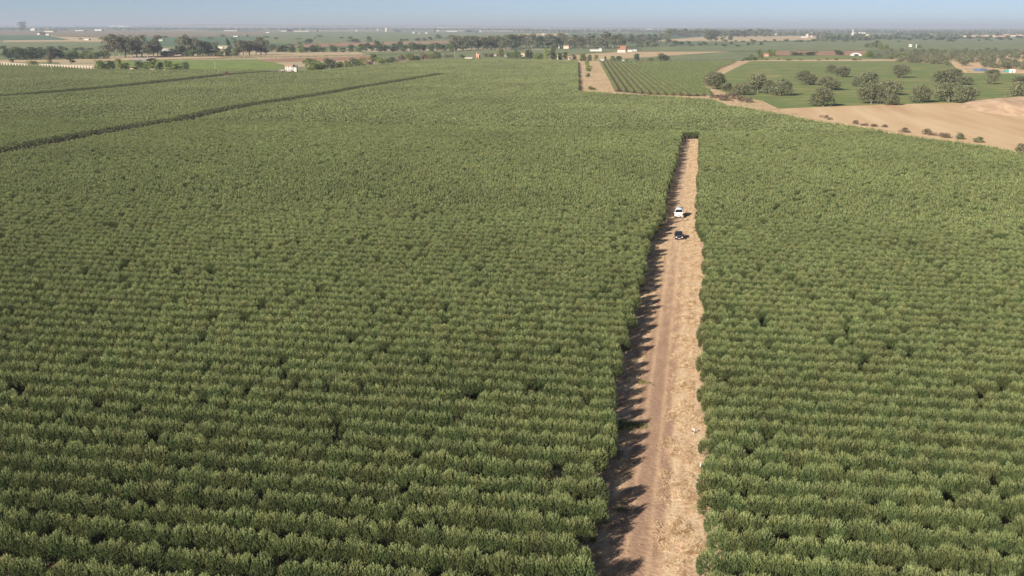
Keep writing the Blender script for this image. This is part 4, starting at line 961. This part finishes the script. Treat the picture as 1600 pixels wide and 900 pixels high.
pole(336, 108, 11, 'thin utility pole in the bright green field left of the cottage')

# ================================================================== VEHICLES ON THE TRACK
def vehicle(name, px, py, rz, L, W, prof, hb, tw, screen, rear, sides, paint, label, cat, wr=.33, lampz=.72, grille=True):
    g = ground(px, py, .1); e = empty(name, (g.x, g.y, .1), rz); ht = max(p[1] for p in prof)
    hw = lambda z: W / 2 - max(0, z - hb) / (ht - hb) * tw
    b = MB(); b.prism(prof, 'x', -W / 2, W / 2)
    for v in b.b.verts: v.co.x = math.copysign(hw(v.co.z), v.co.x)
    # shoulders narrow a little towards the nose and tail
    for v in b.b.verts: v.co.x *= 1 - .09 * max(0, (abs(v.co.y) - L * .36) / (L * .14)) ** 2
    b.bevel(.07, 3); body = b.build('body', M[paint], e)
    for p in body.data.polygons: p.use_smooth = True
    def pane(nm, seg, shrink=.88):
        (y0, z0), (y1, z1) = seg; d = Vector((0, y1 - y0, z1 - z0)).normalized(); n = Vector((0, d.z, -d.y));
        if n.z < 0: n = -n
        o = n * .012; P = [Vector((-hw(z0) * shrink, y0, z0)) + o, Vector((hw(z0) * shrink, y0, z0)) + o, Vector((hw(z1) * shrink, y1, z1)) + o, Vector((-hw(z1) * shrink, y1, z1)) + o]
        mb = MB(); mb.face([tuple(p) for p in P]); mb.build(nm, M['glass'], e)
    pane('windscreen', screen); pane('rear_window', rear, .8)
    for s in (-1, 1):
        for poly in sides:
            MB().face([(s * (hw(z_) + .012), y_, z_) for y_, z_ in poly]).build('side_window', M['glass'], e)
        b = MB(); b.box(s * (hw(1.0) + .02), s * (hw(1.0) + .24), screen[0][0] + .25, screen[0][0] + .37, hb + .08, hb + .26); b.bevel(.02, 1); b.build('mirror', M[paint], e)
        b = MB(); x0 = s * W * .43; x1 = s * W * .27; b.box(min(x0, x1), max(x0, x1), -L / 2 - .03, -L / 2 + .2, lampz - .09, lampz + .1); b.bevel(.03, 1); b.build('headlight', M['lamp'], e)
        b = MB(); b.box(min(s * W * .45, s * W * .36), max(s * W * .45, s * W * .36), L / 2 - .1, L / 2 + .03, lampz, lampz + .34); b.build('tail_light', M['orange'], e)
        MB().box(s * (W / 2 + .006) - .004, s * (W / 2 + .006) + .004, -.2, 0, hb - .12, hb - .08).build('door_handle', M['plastic'], e)
        for y in (-L * .32, L * .31):
            t = MB().tube((s * (W / 2 - .2), y, wr), (s * (W / 2 + .02), y, wr), wr, wr, 20).build('wheel', M['rubber'], e)
            MB().tube((s * (W / 2 + .0), y, wr), (s * (W / 2 + .035), y, wr), wr * .6, wr * .55, 14).build('rim', M['chrome'], t)
    b = MB().box(-W * .46, W * .46, -L / 2 - .07, -L / 2 + .1, .28, .5); b.bevel(.03, 2); b.build('front_bumper', M['plastic'], e)
    b = MB().box(-W * .46, W * .46, L / 2 - .1, L / 2 + .07, .3, .52); b.bevel(.03, 2); b.build('rear_bumper', M['plastic'], e)
    if grille: b = MB().box(-W * .25, W * .25, -L / 2 - .035, -L / 2 + .1, lampz - .1, lampz + .06); b.build('grille', M['plastic'], e)
    MB().box(-.26, .26, -L / 2 - .085, -L / 2 - .07, .33, .44).build('number_plate', M['white'], e)
    tag(e, label, cat); return e
vehicle('white_van', 1061, 338.5, R(-3), 4.7, 1.98, [(-2.35, .3), (-2.35, .78), (-2.22, 1.0), (-1.35, 1.2), (-.62, 1.93), (-.35, 2.05), (2.2, 2.05), (2.35, 1.85), (2.35, .3)], 1.0, .17,
        ((-1.28, 1.26), (-.66, 1.88)), ((2.352, 1.25), (2.352, 1.75)), [[(-.95, 1.25), (-.15, 1.25), (-.15, 1.82), (-.5, 1.82)]], 'whitepaint',
        'white van parked on the dirt track facing the viewer behind the standing person', 'van', .34, .8)
vehicle('dark_car', 1060.5, 372.5, R(4), 4.1, 1.76, [(-2.05, .28), (-2.05, .66), (-1.9, .82), (-.95, .96), (-.25, 1.42), (.1, 1.48), (1.2, 1.46), (1.85, 1.05), (2.05, .95), (2.05, .28)], .9, .2,
        ((-.88, 1.01), (-.28, 1.39)), ((1.28, 1.405), (1.78, 1.10)), [[(-.6, 1.0), (.3, 1.0), (.3, 1.37), (-.12, 1.37)], [(.38, 1.0), (1.45, 1.0), (1.1, 1.36), (.38, 1.37)]], 'carpaint',
        'dark purplish hatchback parked on the dirt track, nearer to the viewer than the van', 'car', .31, .66)

# ------------------------------------------------------------------ the person
def skinned(name, V, E, rad, m, parent, lv=2):
    me = bpy.data.meshes.new(name); me.from_pydata(V, E, []); me.update(); o = bpy.data.objects.new(name, me); link(o, parent)
    sk = o.modifiers.new('skin', 'SKIN'); sv = me.skin_vertices[0].data if me.skin_vertices else None
    if sv is None:
        bpy.context.view_layer.objects.active = o; bpy.ops.mesh.customdata_skin_add(); sv = me.skin_vertices[0].data
    for v, r in zip(sv, rad): v.radius = (r, r) if not isinstance(r, tuple) else r; v.use_root = False
    sv[0].use_root = True; o.modifiers.new('sub', 'SUBSURF').levels = lv; o.modifiers['sub'].render_levels = lv; me.materials.append(m)
    dg = bpy.context.evaluated_depsgraph_get(); me2 = bpy.data.meshes.new_from_object(o.evaluated_get(dg)); o.modifiers.clear(); o.data = me2
    for p in me2.polygons: p.use_smooth = True
    return o
def person(px, py, rz, label):
    g = ground(px, py); e = empty('person', (g.x, g.y, .1), rz)
    V = [(0, 0, .95), (0, 0, 1.12), (0, .01, 1.32), (0, .01, 1.44), (0, -.01, 1.52), (0, -.02, 1.60), (0, -.01, 1.70)]; Rr = [(.15, .11), (.14, .10), (.17, .11), (.09, .08), .055, (.075, .09), (.07, .085)]; E = [(0, 1), (1, 2), (2, 3), (3, 4), (4, 5), (5, 6)]
    V.append((0, -.115, 1.605)); Rr.append(.016); E.append((5, 7))
    for s in (-1, 1):
        n = len(V); V += [(s * .10, 0, .88), (s * .12, -.03 * s, .50), (s * .13, .02 - .04 * s, .09), (s * .14, -.10 - .04 * s, .04)]; Rr += [(.09, .09), .065, .045, .045]; E += [(0, n), (n, n + 1), (n + 1, n + 2), (n + 2, n + 3)]
        n = len(V); V += [(s * .19, .01, 1.40), (s * .25, .02, 1.13), (s * .24, -.14, .93), (s * .235, -.19, .86)]; Rr += [.06, .045, .033, .033]; E += [(3, n), (n, n + 1), (n + 1, n + 2), (n + 2, n + 3)]
        for f, (dx, l) in enumerate(((-.03, .075), (-.01, .09), (.01, .085), (.03, .065))):
            m = len(V); V += [(s * .235 + dx, -.215, .815), (s * .235 + dx, -.225, .815 - l)]; Rr += [.010, .008]; E += [(n + 3, m), (m, m + 1)]
        m = len(V); V += [(s * .20, -.225, .85), (s * .19, -.25, .81)]; Rr += [.011, .009]; E += [(n + 3, m), (m, m + 1)]
    skinned('body', V, E, Rr, M['skin'], e)
    skinned('shirt', [(0, 0, 1.0), (0, 0, 1.14), (0, .01, 1.32), (0, .01, 1.42)] + [(s * x, y, z_) for s in (-1, 1) for x, y, z_ in ((.19, .01, 1.40), (.23, .015, 1.22))], [(0, 1), (1, 2), (2, 3), (3, 4), (4, 5), (3, 6), (6, 7)],
            [(.165, .125), (.16, .12), (.185, .125), (.11, .095), .075, .065, .075, .065], M['shirt'], e)
    skinned('trousers', [(0, 0, 1.0), (0, 0, .93)] + [q for s in (-1, 1) for q in ((s * .10, 0, .85), (s * .12, -.03 * s, .50), (s * .13, .02 - .04 * s, .12))], [(0, 1), (1, 2), (2, 3), (3, 4), (1, 5), (5, 6), (6, 7)], [(.165, .125), (.16, .12), .105, .08, .062, .105, .08, .062], M['trousers'], e)
    skinned('hair', [(0, .015, 1.66), (0, .02, 1.73)], [(0, 1)], [(.085, .09), (.06, .07)], M['hair'], e)
    for s in (-1, 1): MB().box(s * .03 - .012, s * .03 + .012, -.105, -.09, 1.625, 1.64).build('eye', M['hair'], e)
    tag(e, 'person in a pale pinkish top and brown trousers standing in front of the white van', 'person')
person(1066, 346.5, R(20), '')

def riser(px, py, h):
    g = ground(px, py); e = empty('irrigation_riser', (g.x, g.y, .1))
    MB().tube((0, 0, 0), (.12, 0, h * .9), .04, .035, 10).build('pipe', M['whitepaint'], e); MB().tube((.12, 0, h * .9), (-.15, 0, h), .05, .05, 10).build('elbow', M['whitepaint'], e)
    MB().tube((-.05, 0, .12), (-.5, .1, .14), .035, .035, 10).build('side_pipe', M['concrete'], e); MB().tube((-.02, 0, .3), (-.02, -.16, .3), .06, .06, 8).build('valve', M['plastic'], e)
    tag(e, 'white bent irrigation pipe standing at the right edge of the dirt track', 'irrigation pipe')
riser(1083, 679, .6)
for px, py, lab in ((1094, 731, 'short white tree guard at the right edge of the track, above another one'), (1101, 884, 'short white tree guard at the right edge of the track near the photo\'s bottom')):
    e = empty('tree_guard', tuple(ground(px, py)[:2]) + (.1,)); MB().tube((0, 0, 0), (.02, 0, .42), .05, .05, 10).build('tube', M['whitepaint'], e); MB().tube((.09, 0, 0), (.09, 0, .6), .012, .012, 6).build('stake', M['wood'], e); tag(e, lab, 'tree guard')
# stones and clods on the track
clods = []
for k in range(4):
    b = MB(); bmesh.ops.create_icosphere(b.b, subdivisions=2, radius=.1); r_ = random.Random(k)
    for v in b.b.verts: v.co *= r_.uniform(.75, 1.2); v.co.z *= .6
    clods.append(b.build('clod_%d' % k, M['redsoil'], do_link=False))
n_ = 500; Y_ = 65 + 240 * rng.uniform(size=n_) ** 1.3; X_ = rng.uniform(-7.5, 1.6, n_)
scatter('clods', [(arr(X_, Y_, .12, rng.uniform(0, 6, n_), rng.uniform(.3, 1.1, n_), rng.integers(0, 4, n_)), clods)], 'small clods and stones lying on the dirt track', 'clods')

# ------------------------------------------------------------------ the air
HAZE = 9e-5
b = MB(); b.box(-46000, 46000, -3200, 61000, -4, 125)
hm = bpy.data.materials.new('haze_air'); hm.use_nodes = True; t = hm.node_tree; t.nodes.clear()
hv = t.nodes.new('ShaderNodeVolumePrincipled'); hv.inputs['Color'].default_value = (.60, .69, .84, 1); hv.inputs['Density'].default_value = HAZE; hv.inputs['Anisotropy'].default_value = 0.0
hout = t.nodes.new('ShaderNodeOutputMaterial'); t.links.new(hv.outputs[0], hout.inputs['Volume'])
ho = b.build('haze', hm); tag(ho, 'thin pale blue haze lying over the plain', None, None, 'stuff')
